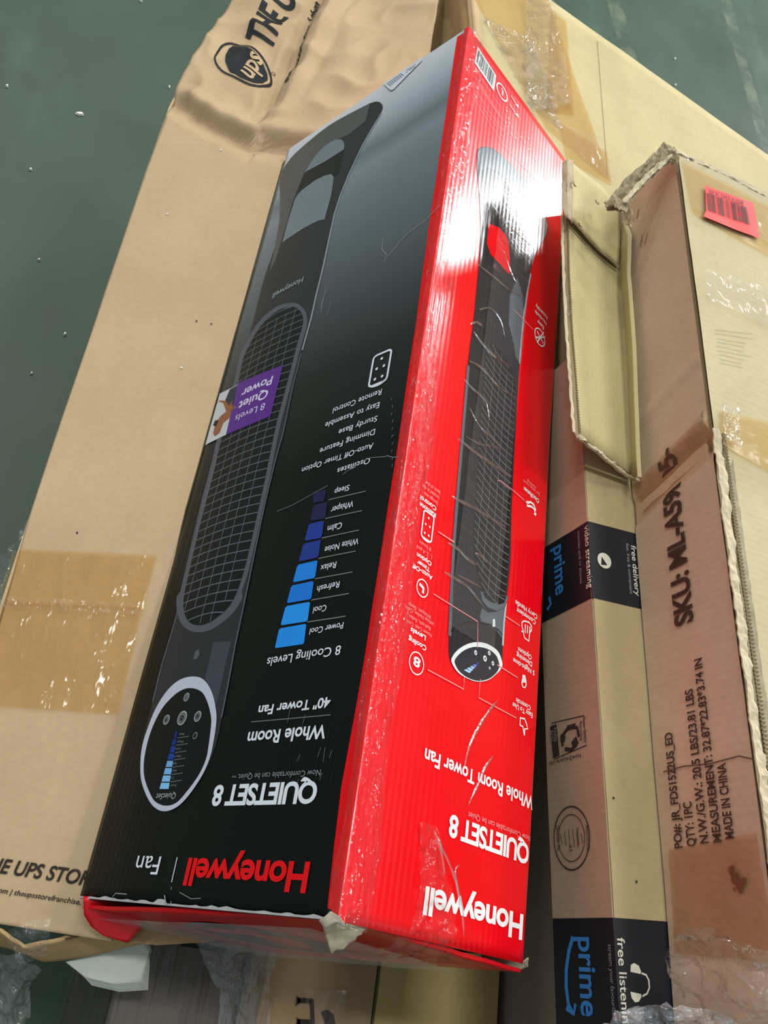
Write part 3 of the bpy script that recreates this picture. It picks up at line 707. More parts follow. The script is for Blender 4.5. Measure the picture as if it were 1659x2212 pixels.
lines(SS, 'printed_icon_hand', [S5((1328, 1180), (1330, 1115), (1362, 1110), (1345, 1050), (1330, 1010), (1285, 1000), (1283, 1075), (1312, 1090), (1318, 1130), (1328, 1180))], .0017, sW, 3)
def st(t, p, x1, cap, m=sW, bold=.0, **k):
    q = ((2835-p[0]), (2575-p[1])); sl = q[1]/q[0]
    text(SS, t, p, (x1, p[1] + (x1-p[0])*sl), cap, m, bold=bold, **k)
for t, p, x1, cap, bo in (('Cooling', (920, 1396.4), 883, 10.5, .02), ('Levels', (918.6, 1374), 887, 10, .02), ('Auto-Off', (932.7, 1245.6), 890.7, 9, .02), ('Timer', (927, 1227.6), 900.6, 9, .02), ('Option', (930.6, 1215), 899.6, 9, .02), ('Remote', (940.8, 1110), 907, 9, .02), ('Control', (941.8, 1095.8), 908, 9, .02), ('Oscillates', (1163.9, 1079.5), 1131.7, 9, .02), ('Convenient', (1155.5, 1340.5), 1115.8, 10, .012), ('Carry Handle', (1159, 1329), 1113.3, 10, .012), ('5 Night-time', (1152.7, 1450), 1107.4, 10, .012), ('Dimming', (1147.5, 1431), 1114.8, 10, .012), ('Options', (1146.4, 1416.5), 1118, 10, .012), ('Easy To Use', (1147.9, 1541.5), 1106, 10.5, .012), ('Controls', (1143.7, 1525.7), 1113, 10, .012), ('Easy', (1173.6, 706), 1160, 7.5, .015), ('No-tools', (1179, 697), 1155, 7.5, .015), ('Assembly', (1182, 686), 1156, 7.5, .015)):
    st(t, p, x1, cap, sW, bo)
for t, p, x1 in (('Power Cool, Cool,', (931, 1370), 877.4), ('Refresh, Relax,', (928.5, 1355), 881.6), ('White Noise, Calm,', (936, 1345), 874), ('Whisper, Sleep', (930, 1331), 882.7), ('1, 2, 4 and', (931.9, 1200), 899.6), ('8 hours', (929.7, 1184.4), 905.5), ('Storage area', (945.5, 1085), 916), ('located in the', (947.7, 1073), 912.5), ('back of the', (950, 1062), 920), ('for wide room', (1165.4, 1066), 1130.5), ('cooling', (1157.8, 1052.4), 1139)):
    st(t, p, x1, 7.6 if p[0] < 1000 else 6, sPALE)
st('Whole Room Tower Fan', (1150, 1722.6), 921.7, 27, sW, .022)
st('Now Comfortable can be Quiet', (1143.6, 1807), 1012.8, 11.5, sPALE)
st('QUIETSET 8', (1140.4, 1825.6), 973.7, 41, sW, .030, space=.92)
st('Honeywell', (1128.4, 1977.5), 921.2, 51, sW, .028, space=.95)
# bar code panel, approval mark and small print at the far end
poly(SS, 'barcode_panel', S1((375, 215), (585, 545), (558, 725), (340, 400)), sW, 2)
bl = []; random.seed(3)
for k in range(26):
    t = (k+.8)/27.5; a = (375+210*t, 240+322*t); b = (345+213*t, 375+325*t); bl.append(S1(a, b))
sBK = sink('barcode black', (30, 44, 40))
for k in range(0, 26): lines(SS, 'barcode_bar', [bl[k]], random.choice((.0005, .0008, .0013)), sBK, 3)
c = S1((652, 735))[0]; k = kpx(SS, c); disc(SS, 'printed_approval_mark', c, 14*k, sW, 2, r2=11.5*k); text(SS, 'FL', S1((668, 715))[0], S1((640, 690))[0], 12, sW, bold=.03)
for a, b in (((325, 540), (650, 1050)), ((350, 560), (655, 1040)), ((395, 545), (515, 735)), ((380, 660), (620, 1010)), ((350, 715), (640, 1160)), ((300, 755), (660, 1330)), ((420, 890), (610, 1160)), ((535, 770), (635, 900)), ((690, 800), (745, 860)), ((660, 1330), (1130, 1830)), ((1130, 1680), (1280, 1860)), ((1120, 1840), (1300, 2040))):
    lines(SS, 'printed_small_print', [S1(a, b)], .0007, sPALE, 2)
lines(SS, 'printed_checkbox', [S1((635, 1135), (678, 1180), (670, 1255), (630, 1205))], .0011, sPALE, 2, closed=True)
lines(SS, 'printed_made_in_box', [S1((1238, 1890), (1325, 1985), (1335, 2055), (1240, 1950))], .0009, sPALE, 2, closed=True)
for a, b in (((755, 775), (810, 870)), ((735, 870), (800, 970))): lines(SS, 'printed_small_print', [S1(a, b)], .004, sPALE, 2)
for q in (((800, 870), (840, 880), (838, 918)), ((790, 975), (835, 985), (845, 1030))): poly(SS, 'printed_icon_arrowhead', S1(*q), sW, 2)
random.seed(5)
for k in range(34):
    x = 690 + random.random()*350; y = 1040 + (x-690)*1.25 + random.gauss(0, 60); disc(SS, 'ink_chip', S1((x, y))[0], .0006+.0012*random.random()**3, sW, 3, nseg=7)

# ---- end panel print, tape and tears
SE = Surf(B0, -YX, AX, BX, endp).use(endp)
eG = gloss('end print grey', (96, 104, 106), AX, rough=.3)
def eP(u, v): return end_pt(u, v) - YX*.006
for r0, r1, lv, mm in ((.078, .070, 2, eG), (.066, .0, 1, ink('end print dark', (52, 54, 58)))):
    C = B0 + AX*.205 + BX*.125; vs_ = []
    for k in range(32):
        a = 2*math.pi*k/32; vs_.append(SE.lift(C + AX*math.cos(a)*r0*1.0 + BX*math.sin(a)*r0, lv))
    if r1:
        for k in range(32):
            a = 2*math.pi*k/32; vs_.append(SE.lift(C + AX*math.cos(a)*r1 + BX*math.sin(a)*r1, lv))
        mesh('printed_ring', vs_, [(k, (k+1) % 32, 32+(k+1) % 32, 32+k) for k in range(32)], mm, endp)
    else: mesh('printed_disc', vs_, [tuple(range(32))], mm, endp)

TAPE = film('clear packing tape', body=.03, gl=.16, rough=.08, scale=26, strength=.55, dist=.006, stretch=(1, .35, 1), white=(.9, .86, .86))
TAPE_W = film('wrinkled clear tape', body=.012, gl=.17, rough=.10, scale=46, strength=1.0, dist=.012, stretch=(1, .5, 1), white=(.9, .88, .88))
def along_ridge(v, du, dn):
    """point beside the top edge: du<0 on the front panel, >0 on the side panel"""
    return (B0 + AX*(-du) - BX*dn if du < 0 else B0 + BX*du - AX*dn) + V((0, v, 0))
rows = []
for i in range(40):
    v = -.004 + (LL+.004)*i/39; w0 = .006 + .002*math.sin(i*1.3); w1 = .030 + .004*math.sin(i*.9)
    rows.append([along_ridge(v, -w0-.003, .0016), along_ridge(v, -w0*.5, .0018), B0 + V((0, v, 0)) + (-AX-BX)*.0013, along_ridge(v, w1*.35, .003), along_ridge(v, w1*.7, .0035), along_ridge(v, w1, .0022)])
sheet('clear_tape', rows, TAPE_W, box, sub=3, subv=4, amp=.0011, freq=55, smooth=True)
# clear tape across the middle of the side panel, wrinkled crosswise
rows = []
for i in range(60):
    v = .265 + .62*i/59; c0 = .088 + .028*(v-.265); rows.append([SS.lift(B0 + BX*(c0+.075*j/4) + V((0, v, 0)), 8) for j in range(5)])
TAPE_C = film('crosswise wrinkled tape', body=.035, gl=.16, rough=.07, scale=34, strength=.85, dist=.008, stretch=(.35, 1.5, .35), white=(.85, .85, .85))
sheet('clear_tape', rows, TAPE_C, box, sub=2, subv=1, amp=.0008, freq=40)
# raised creases in that tape
CREASE = film('creased tape ridge', body=.07, gl=.42, rough=.12, scale=60, strength=.4, dist=.003, white=(.9, .92, .94))
S6 = lambda *p: z1((880, 1600), 4.609, p)
def crease_ridge(pl, wd_, h):
    P = [SS.px(*p) for p in soft_open(pl)]; vs_, n = [], len(P)
    for i in range(n):
        t = (P[min(i+1, n-1)] - P[max(i-1, 0)]).normalized(); q = SS.n.cross(t); k = math.sin(math.pi*(i+.15)/(n-.7))**.6 if 0 < i < n-1 else .1
        k *= .7 + .5*noise.noise(P[i]*90)
        b_ = SS.lift(P[i], 10) + SS.n*.0008
        vs_ += [b_ - q*wd_*k, b_ + SS.n*h*k - q*wd_*.2, b_ + SS.n*h*k*.8 + q*wd_*.3, b_ + q*wd_*k]
    mesh('tape_crease', vs_, [(4*i+j, 4*i+j+1, 4*i+j+5, 4*i+j+4) for i in range(n-1) for j in range(3)], CREASE, box, True)
def soft_open(pts, n=5):
    out = []; m_ = len(pts)
    for i in range(m_-1):
        p0, p1, p2, p3 = pts[max(i-1, 0)], pts[i], pts[i+1], pts[min(i+2, m_-1)]
        for k in range(n):
            t = k/n; out.append(tuple(.5*((2*b) + (c-a)*t + (2*a-5*b+4*c-d)*t*t + (3*b-a-3*c+d)*t**3) for a, b, c, d in zip(p0, p1, p2, p3)))
    return out + [pts[-1]]
for pl, wd_ in ((S3((540, 185), (630, 280), (700, 340), (770, 430), (800, 600)), .0022), (S3((600, 10), (720, 75), (900, 270), (1050, 370)), .003), (S3((480, 775), (700, 945), (880, 1065), (1010, 1165)), .003), (S3((420, 1350), (500, 1395), (620, 1455), (750, 1530), (960, 1665)), .003), (S3((600, 475), (700, 650), (810, 755), (920, 880)), .002), (S3((570, 760), (700, 830), (830, 850), (900, 880)), .0022), (S4((540, 350), (650, 420), (720, 500), (830, 580)), .0032), (S4((500, 650), (620, 720), (760, 820), (930, 1040)), .0026), (S4((815, 455), (870, 480), (940, 560)), .002), (S4((640, 680), (760, 740), (880, 810)), .0018), (S2((290, 1200), (470, 1340), (600, 1450), (740, 1530)), .002), (S2((400, 590), (600, 840), (700, 930), (840, 1060)), .003), (S2((230, 1780), (300, 1765), (350, 1800)), .0026), (S2((260, 1850), (350, 1970), (480, 2100), (640, 2190)), .003), (S2((550, 1080), (640, 1330), (720, 1440)), .0022), (S2((320, 1640), (430, 1630), (520, 1740), (560, 1900)), .0024), (S5((1030, 830), (920, 980), (820, 1150), (750, 1300), (700, 1500)), .0030), (S6((830, 155), (740, 290), (700, 400), (580, 640)), .0026), (S6((235, 895), (300, 1050), (345, 1330)), .003), (S6((495, 1235), (450, 1320), (520, 1700), (540, 1950)), .0026), (S6((290, 1020), (380, 1200), (470, 1450), (490, 1640)), .0024)):
    crease_ridge(pl, wd_, wd_*.55)
# tape bunched up over the near edge
rows = []
for i in range(9):
    t = i/8; v = .086 - .104*t; c0 = .085 + .02*math.sin(t*2); wd_ = .018 + .045*t
    if v > 0: rows.append([SS.lift(B0 + BX*(c0+wd_*(j/4-.4)) + V((0, v, 0)), 10) - AX*.001*j for j in range(5)])
    else: rows.append([B0 + BX*(c0+wd_*1.5*(j/4-.4)) + AX*(-v*1.9) + V((0, -.006-.4*abs(v), 0)) for j in range(5)])
sheet('clear_tape', rows, TAPE_W, box, sub=5, amp=.004, freq=45, ridged=True, seed=3)
# broad clear tape over the end flaps
sheet('clear_tape', [[end_pt(.12+.86*j/8, .05+.85*i/4) - YX*.006 for j in range(9)] for i in range(5)], film('hazy clear tape', body=.22, gl=.16, rough=.2, scale=18, strength=.5, white=(.75, .72, .72)), box, sub=3, amp=.0008, freq=20)
# loose red end flap hanging at the left, bare board showing behind it
def ep(x, y, yy): d = ray(x, y); return CAM + d*((yy-CAM.y)/d.y)
def flap_pts(L): return [[ep(*p) for p in r] for r in L]
YE = B0.y - .010
def pxz(x, y, z): return at(x, y, z)
flapz = lambda x, y: .558 - (y-1940)*.0003
rows = [[(180, 1940), (240, 1949), (320, 1958)], [(181, 1975), (242, 1982), (316, 1988)], [(196, 2000), (244, 2010), (302, 2008)], [(222, 2020), (250, 2030), (276, 2036)]]
sheet('loose_flap', [[at(x, y, flapz(x, y)) for x, y in r] for r in rows], M_REDE, box, sub=4, th=.003, amp=.001, freq=25)
rows = [[(316, 1990), (380, 2000), (470, 2016)], [(296, 2012), (370, 2026), (470, 2030)], [(276, 2036), (340, 2042), (462, 2034)]]
sheet('bare_flap_board', [[at(x, y, .512) for x, y in r] for r in rows], card('bare flap board', (170, 146, 104)), box, sub=4, th=.003, amp=.0012, freq=22)
# torn paper on the near top corner and on the lower right corner
rows = [[(694, 1985), (716, 1972), (735, 1984)], [(698, 2004), (725, 2000), (790, 2011)], [(704, 2024), (726, 2022), (768, 2030)], [(716, 2060), (724, 2048), (736, 2048)]]
sheet('torn_corner', [[at(x, y, .857-.0011*(y-1975)*.6) for x, y in r] for r in rows], TORN, box, sub=5, amp=.0035, freq=70, th=.0006, seed=2)
rows = [[(688, 1988), (712, 1968), (734, 1980)], [(700, 2006), (724, 1992), (748, 2002)]]
sheet('torn_corner', [[at(x, y, .858) for x, y in r] for r in rows], card('greyed torn paper', (150, 142, 128), mottle=.2), box, sub=6, amp=.004, freq=60, th=.0006, seed=5)
rows = [[(1036, 2058), (1080, 2066), (1128, 2076), (1142, 2070)], [(1040, 2064), (1080, 2074), (1126, 2086), (1140, 2090)], [(1046, 2078), (1080, 2082), (1112, 2098), (1132, 2096)]]
sheet('torn_corner', [[at(x, y, .742-.0008*(y-2060)) for x, y in r] for r in rows], TORN, box, sub=5, amp=.003, freq=60, th=.0008, seed=8)
sheet('edge_core', [[at(x, y, .7615+.0001*x*0) for x, y in r] for r in ([(740, 1994), (840, 2013), (925, 2031), (1036, 2056)], [(741, 1999), (840, 2018), (925, 2036), (1036, 2061)])], TORN_DK, None, sub=1) if False else None

# ------------------------------------------------------------------ flattened brown shipping carton sloping away at the left
E1 = V((-.883, 0, -.469)); N1 = V((-.469, 0, .883)); Q1 = V((.1135, 0, .5386))
def US(s, t): return Q1 + E1*s + V((0, t, 0))
ups = empty('flattened_carton', US(.1, .5) - V((0, 0, .09)), 'brown shipping carton with shield logo and store lettering, crushed, sloping beneath the fan box', 'carton')
def drop(t): return .034*max(0, (.45-t)/.45)          # the near end has sunk away from the fan box
def crease(P):
    s = (P-Q1).dot(E1); t = P.y; d = 0.0
    tf = 1.222 - .6*(.2114-s) if s > .05 else 1.128 + .16*max(0, s)
    x = t - tf
    e = min(1, max(0, (.23-s)/.06))
    if x <= 0: d -= e*.020*max(0, 1+x/.040)
    else: d += e*(-.020*max(0, 1-x/.018) + .012*max(0, 1-abs(x-.026)/.026))
    if t > 1.16:
        k = min(1, (t-1.16)/.06)
        d += k*(.016*noise.noise(V((s*9, t*7, 1.3))) + .009*(.5-abs(noise.noise(V((s*17, t*14, 4))))*2))
        # long diagonal fold through the printed web address
        q = (s - .055) - (t-1.25)*(-.14); d -= k*.016*max(0, 1-abs(q)/.016)
        d += k*.016*max(0, 1-abs(q+.034)/.026)
    else: d += .0022*noise.noise(V((s*7, t*4, 0)))
    return d - drop(t)/.883*.9
def sl(t):
    pts = [(-.05, .168), (.33, .182), (.3858, .185), (.7052, .1965), (1.01, .207), (1.2226, .2114), (1.352, .196), (1.5, .1726), (1.7, .14)]
    for (t0, s0), (t1, s1) in zip(pts, pts[1:]):
        if t <= t1: return s0 + (s1-s0)*(t-t0)/(t1-t0)
    return pts[-1][1]
tt = [.012, .028, .045] + [.045+.0536*k for k in range(1, 21)] + [1.124] + [1.124+.022*k for k in range(1, 22)]
rows = []
for t in tt:
    s0 = -drop(t)*1.0 if t < 1.122 else -.195*min(1, .25+(t-1.124)/.02)
    rows.append([US(s0 + (sl(t)-s0)*j/10, t) for j in range(11)])
M_UPS = card('kraft carton face', (181, 158, 126), flute=None, mottle=.07)
top_u = sheet('top_face', rows, M_UPS, ups, sub=8, subv=5, fn=crease, th=.004)
# side walls under the face: left wall and the squashed near end
lw = [[US(sl(t), t) + V((.003, 0, -.004)) for t in tt[::3]], [US(sl(t), t) + V((.012, 0, -.045)) for t in tt[::3]], [US(sl(t), t) + V((.03, 0, -.085)) for t in tt[::3]]]
sheet('side_wall', lw, M_UPS, ups, sub=2, th=.003, amp=.001, freq=10)
rows = [[(-70, 1996, .455), (0, 2012, .470), (50, 2049, .486), (130, 2030, .496), (205, 2008, .502), (310, 2004, .505)], [(-80, 2010, .44), (10, 2034, .455), (62, 2066, .470), (140, 2052, .478), (225, 2032, .484), (325, 2018, .486)], [(-80, 2030, .42), (20, 2050, .435), (95, 2080, .452), (150, 2074, .458), (240, 2056, .464), (345, 2030, .468)]]
sheet('end_flap', [[at(*p) for p in r] for r in rows], card('kraft flap edge on', (176, 148, 106)), ups, sub=4, th=.003, amp=.0015, freq=30)
sheet('flap_gap_shade', [[at(*p) for p in r] for r in ([(140, 2027, .4995), (200, 2010, .506), (300, 2004, .508)], [(142, 2032, .4985), (202, 2015, .505), (300, 2009, .507)])], card('painted gap shade', (92, 70, 44)), ups, sub=3, amp=.0006, freq=60)  # dark strip laid in, its colour standing for the shade in the gap
SU = Surf(Q1, N1, -E1, YX, top_u).use(top_u, .006)
SUn = Surf(Q1 - V((0, 0, .0290)), N1, -E1, YX, top_u).use(top_u, .006); SUm = Surf(Q1 - V((0, 0, .012)), N1, -E1, YX, top_u).use(top_u, .006)
text(SUn, 'THE UPS STOR', (-50, 1877.5), (190, 1904), 31, INK_BK, bold=.026, shear=.22, lv=2)
text(SUn, 're.com | theupsstorefranchise.', (-34, 1923), (171, 1945), 11.5, INK_BK, bold=.012, shear=.18, lv=2)
d0 = SU.px(560, 110)
SU2 = SU.turned(SU.px(598, 45) - d0, SU.px(507, 79) - d0)
INK_NV = ink('dark navy flexo ink', (34, 38, 40), rough=.7, spec=.2, fade=.15)
text(SU2, 'THE U', (582, 107), (642, 4), 60, INK_NV, bold=.03, lv=3, shear=-.05)
SU3 = SU.turned(SU.px(655, 90) - SU.px(622, 182), SU.px(600, 170) - SU.px(622, 182))
text(SU3, 'theupsstore.com | thep', (622, 184), (692, -6), 13, INK_NV, bold=.02, lv=4)
outl = [(500, 87), (480, 97), (467, 122), (466, 143), (488, 163), (520, 176), (548, 182), (572, 179), (585, 168), (584, 150), (573, 125), (553, 107), (526, 95)]
inn_ = [(501, 90.5), (483, 99.5), (470.5, 123), (469.5, 141.5), (490, 160), (521, 172.5), (548, 178.5), (570, 175.5), (581.5, 166), (580, 151), (570, 127.5), (551, 110), (525, 98.5)]
ring(SU, 'shield_outline', soft(outl, 3), soft(inn_, 3), INK_NV, 3)
poly(SU, 'shield_field', [(503, 93), (494, 101), (488, 118), (488, 138), (497, 158), (521, 169), (548, 174.5), (568, 172), (577, 164), (576, 151), (567, 130), (549, 113), (524, 101)], INK_NV, 3)
text(SU2, 'ups', (543, 170), (560, 122), 40, M_UPS, bold=.02, lv=6)
disc(SU, 'printed_mark', (588, 148), .0035, INK_NV, 3, r2=.0025, nseg=14)
BROWN_TAPE = film('brown packing tape', tint=(.96, .86, .64), body=.08, gl=.15, rough=.12, scale=24, strength=.55, dist=.008, stretch=(1.3, .6, 1.3), white=(.70, .56, .34))
BT2 = film('tan packing tape', tint=(.95, .86, .66), body=.10, gl=.13, rough=.18, scale=20, strength=.4, dist=.004, white=(.70, .56, .34))
def tape(s, name, quad, m, parent, nu=24, nv=10, amp=.0012, freq=60, lv=6, ridged=False, seed=0):
    a, b, c, d = quad; rows = []
    for i in range(nv+1):
        y = i/nv; rows.append([s.lift(s.px(*( (a[0]*(1-x)+b[0]*x)*(1-y)+(d[0]*(1-x)+c[0]*x)*y, (a[1]*(1-x)+b[1]*x)*(1-y)+(d[1]*(1-x)+c[1]*x)*y )), lv) + s.n*(amp*(1.35 if ridged else .6)) for x in [k/nu for k in range(nu+1)]])
    return sheet(name, rows, m, parent, sub=1, amp=amp, freq=freq, ridged=ridged, seed=seed)
tape(SUm, 'brown_tape', ((32, 1192), (345, 1208), (312, 1322), (-8, 1306)), BROWN_TAPE, ups, 30, 14)
tape(SUm, 'brown_tape', ((-8, 1300), (312, 1316), (254, 1540), (-70, 1518)), BROWN_TAPE, ups, 30, 18, amp=.0014, seed=4)
tape(SUm, 'clear_tape', ((-8, 1294), (316, 1312), (306, 1336), (-12, 1316)), TAPE_W, ups, 40, 5, amp=.003, freq=50, lv=9, ridged=True)
for x, y in ((362, 464), (393, 796), (478, 326)): disc(SU, 'dust_speck', (x, y), .0016, stw, 3, nseg=7)
for x, y in ((457, 701), (166, 1150), (425, 695)): disc(SU, 'dark_speck', (x, y), .0013, INK_BK, 3, nseg=7)

# ------------------------------------------------------------------ big taped carton at the far right
ZC = .690
pl0, pl1 = at(1017, 0, ZC), at(1023, 64, ZC); dl = (pl0-pl1).normalized()
pf0, pf1 = at(1190, 0, ZC), at(1659, 335, ZC); df_ = (pf1-pf0).normalized()
den = dl.x*df_.y - dl.y*df_.x; tq = ((pf0.x-pl0.x)*df_.y - (pf0.y-pl0.y)*df_.x)/den
FL = pl0 + dl*tq; FR = pf1 + df_*.28
NL = pl1 - dl*((pl1.y-1.128)/dl.y); NR = FR + V((-.02, -.42, 0))
carton = empty('taped_carton', (.75, 1.35, 0), 'large pale brown carton with crinkled clear tape, behind the fan box', 'carton')
down = V((0, 0, -ZC+.001))
def inset(P, k=.004): c = (FL+FR+NL+NR)/4; return P + (c-P).normalized()*k
boxmesh('carton_body', [inset(P)+down for P in (NL, NR, FR, FL)] + [inset(P)+V((0, 0, -.004)) for P in (NL, NR, FR, FL)], card('kraft carton wall', (190, 158, 116), flute=(0, 1, 0)), carton, .004)
ct = sheet('top_face', [[lerp(lerp(NL, NR, j/16), lerp(FL, FR, j/16), i/10) for j in range(17)] for i in range(11)], KRAFT2, carton, sub=2, th=.004, amp=.0012, freq=6)
lw = [[lerp(NL, FL, j/8) + V((-.001, 0, -.003)) for j in range(9)], [lerp(NL, FL, j/8) + V((.004, 0, -.12)) for j in range(9)], [lerp(NL, FL, j/8) + V((-.003, 0, -.3)) for j in range(9)]]
sheet('left_wall', lw, card('kraft carton left wall', (182, 146, 104)), carton, sub=3, th=.002, amp=.004, freq=9, seed=6)
SC = Surf(V((.5, 1.3, ZC)), V((0, 0, 1)), V((1, 0, 0)), V((0, 1, 0)), ct).use(ct)
SCL = Surf(pl1, V((-1, .1, 0)), YX, V((0, 0, 1)), carton)
# rubbed rounded corner edge
sheet('crushed_edge', [[P + V((-.003, 0, -.006)) for P in (NL, lerp(NL, FL, .5), FL)], [P + V((.002, 0, .0025)) for P in (NL, lerp(NL, FL, .5), FL)], [P + V((.014, 0, .0012)) for P in (NL, lerp(NL, FL, .5), FL)]], card('rubbed kraft edge', (186, 160, 124)), carton, sub=6, subv=3, amp=.0015, freq=40)
tape(SC, 'brown_tape', ((1018, -10), (1180, -10), (1320, 395), (1180, 280)), BT2, carton, 14, 14, amp=.0005)
tape(SC, 'brown_tape', ((1188, 20), (1222, 48), (1240, 250), (1180, 245)), BT2, carton, 8, 12, amp=.0006, lv=9)
tape(SC, 'brown_tape', ((1205, 262), (1310, 330), (1322, 402), (1222, 345)), BT2, carton, 10, 8, amp=.0006, lv=10)
WRAP = film('crinkled clear wrap', body=.035, gl=.22, rough=.06, scale=42, strength=1.0, dist=.02)
WRAP2 = film('hazy stretch wrap', tint=(.86, .90, .90), body=.05, gl=.24, rough=.06, scale=34, strength=1.0, dist=.02, white=(.62, .68, .70))
WRAP5 = film('milky stretch wrap', body=.13, gl=.24, rough=.06, scale=36, strength=1.0, dist=.02, stretch=(1.4, .4, 1.4), white=(.66, .73, .72))
WRAP3 = film('white bunched wrap', body=.22, gl=.30, rough=.07, scale=44, strength=1.0, dist=.02, white=(.80, .86, .90))
tape(SC, 'clear_tape', ((1130, -10), (1185, -10), (1232, 235), (1130, 255)), WRAP, carton, 22, 34, amp=.006, freq=34, lv=12, ridged=True)
tape(SC, 'clear_tape', ((1040, 40), (1150, 90), (1215, 285), (1150, 235)), WRAP, carton, 20, 20, amp=.0022, freq=30, lv=12)
tape(SC, 'clear_tape', ((1170, 255), (1290, 300), (1330, 400), (1230, 330)), TAPE, carton, 20, 14, amp=.0012, freq=26, lv=13)
disc(SCL, 'printed_mark', (915, 90), .006, INK_BR, 3, r2=.0045, nseg=14)
lines(SC, 'flap_seam', [[(1290, 90), (1312, 380)]], .0012, card('seam line', (166, 142, 104)), 8)

# ------------------------------------------------------------------ long carton with black printed tape
R_ = V((.9952, .0981, 0)); A_ = V((.0981, -.9952, 0)); PZ = .79
PR0 = V((.5106, .4879, PZ)); LF = PR0 - A_*.235; LN = PR0 + A_*.62
prime = empty('long_carton', PR0 + R_*.15 - V((0, 0, .096)), 'long narrow brown carton banded with black delivery tape, right of the fan box', 'carton')
WP = .27
sec = [LN, LN + R_*WP, LF + R_*WP, LF]
boxmesh('carton_body', [P + V((0, 0, -.096)) for P in sec] + [P + V((0, 0, -.001)) for P in sec], card('kraft long carton', (172, 150, 116), flute=(0, 1, 0)), prime, .0008)
fs = [LF + R_*.040, LF + R_*WP, LF + R_*WP - A_*.29, LF + R_*.040 - A_*.29]
boxmesh('hidden_light_block', [P + V((0, 0, -.094)) for P in fs] + [P + V((0, 0, -.003)) for P in fs], KRAFT3, prime, .003)  # unseen extension of the carton, added under the offcut to block door reflection
ptop = sheet('top_face', [[lerp(LN, LF, i/20) + R_*(.001 + (WP-.002)*j/6) + V((0, 0, .0002)) for j in range(7)] for i in range(21)], card('kraft long carton top', (170, 153, 115), flute=(0, 1, 0)), prime, sub=2, amp=.0008, freq=9)
pleft = sheet('left_wall', [[lerp(LN, LF, i/20) + V((0, 0, -.001-.094*j/4)) - R_*.0006 for j in range(5)] for i in range(21)], card('kraft long carton side', (168, 146, 122), flute=(0, 1, 0)), prime, sub=2, amp=.0008, freq=9)
SPT = Surf(PR0, V((0, 0, 1)), A_, R_, ptop).use(ptop); SPL = Surf(PR0, -R_, A_, V((0, 0, 1)), pleft).use(pleft)
BLK = gloss('black paper tape', (26, 30, 36), (0, 1, 0), rough=.42, spec=.35, flute=.03, wob=.15)
def band(y0t, y0b, y1t, y1b):
    """black tape round the carton between two positions along its length"""
    for s, d, nm in ((SPT, R_, 'black_tape_top'), (SPL, V((0, 0, -1)), 'black_tape_side')):
        wd_ = .155 if s is SPT else .0945; rows = []
        for i in range(9):
            rows.append([s.lift(y0t + (y1t-y0t)*(i/8) + d*(wd_*j/8-(.0009 if s is SPT else .0004)), 1.5) for j in range(9)])
        sheet(nm, rows, BLK, prime, sub=1)
P1, P2 = SPT.px(1262, 1124), SPT.px(1277, 1291); k1 = (P1-PR0).dot(A_); k2 = (P2-PR0).dot(A_)
band(PR0 + A_*k1, None, PR0 + A_*k2, None)
P1 = SPT.px(1308, 1981); k1 = (P1-PR0).dot(A_); band(PR0 + A_*k1, None, PR0 + A_*(k1+.16), None)
tW = ink('cream tape print', (206, 204, 186), rough=.6, fade=.1); tB = ink('blue tape print', (52, 124, 190), rough=.6); tG = ink('grey tape print', (140, 144, 146), rough=.6)
text(SPL, 'prime', (1198, 1184), (1207, 1288), 26, tB, bold=.02, lv=5)
text(SPL, 'prime', (1251, 2024), (1259, 2194), 34, tB, bold=.02, lv=5)
lines(SPL, 'printed_smile', [[(1240, 2024), (1231, 2055), (1226, 2095), (1226, 2130), (1231, 2170), (1240, 2188)]], .005, tB, 5)
lines(SPL, 'printed_smile', [[(1226, 2178), (1243, 2190), (1246, 2168)]], .004, tB, 5)
lines(SPL, 'printed_smile', [[(1188, 1290), (1192, 1305), (1184, 1318)]], .004, tB, 5)
text(SPL, 'video streaming', (1264, 1138), (1274, 1272), 11, tW, bold=.008, lv=5)
text(SPL, 'movies and tv shows', (1249, 1150), (1258, 1262), 6.5, tG, lv=5)
text(SPT, 'free delivery', (1361, 1178), (1373, 1287), 11, tW, bold=.008, lv=5)
text(SPT, 'fast, free & convenient', (1350, 1174), (1361, 1283), 6.5, tG, lv=5)
disc(SPT, 'printed_play_icon', (1304, 1212), .0092, tW, 5)
poly(SPT, 'printed_play_triangle', [(1298, 1203), (1310, 1222), (1297, 1221)], BLK, 6)
text(SPT, 'free listening', (1331, 2025), (1343, 2230), 16, tW, bold=.008, lv=5)
text(SPL, 'stream your favourite songs', (1316, 2040), (1322, 2240), 8, tG, lv=5)
text(SPT, 'movies and tv shows', (1441, 2050), (1450, 2190), 7, tG, lv=5)
lines(SPT, 'printed_headphone_arc', [[(1384, 2102), (1394, 2106), (1400, 2118), (1401, 2134), (1396, 2146), (1386, 2152)]], .0016, tW, 5)
for q in ([(1361, 2084), (1368, 2080), (1378, 2086), (1383, 2098), (1382, 2104), (1360, 2099)], [(1360, 2142), (1383, 2147), (1384, 2154), (1378, 2164), (1370, 2165), (1363, 2156)]): poly(SPT, 'printed_headphone_cup', q, tW, 5)
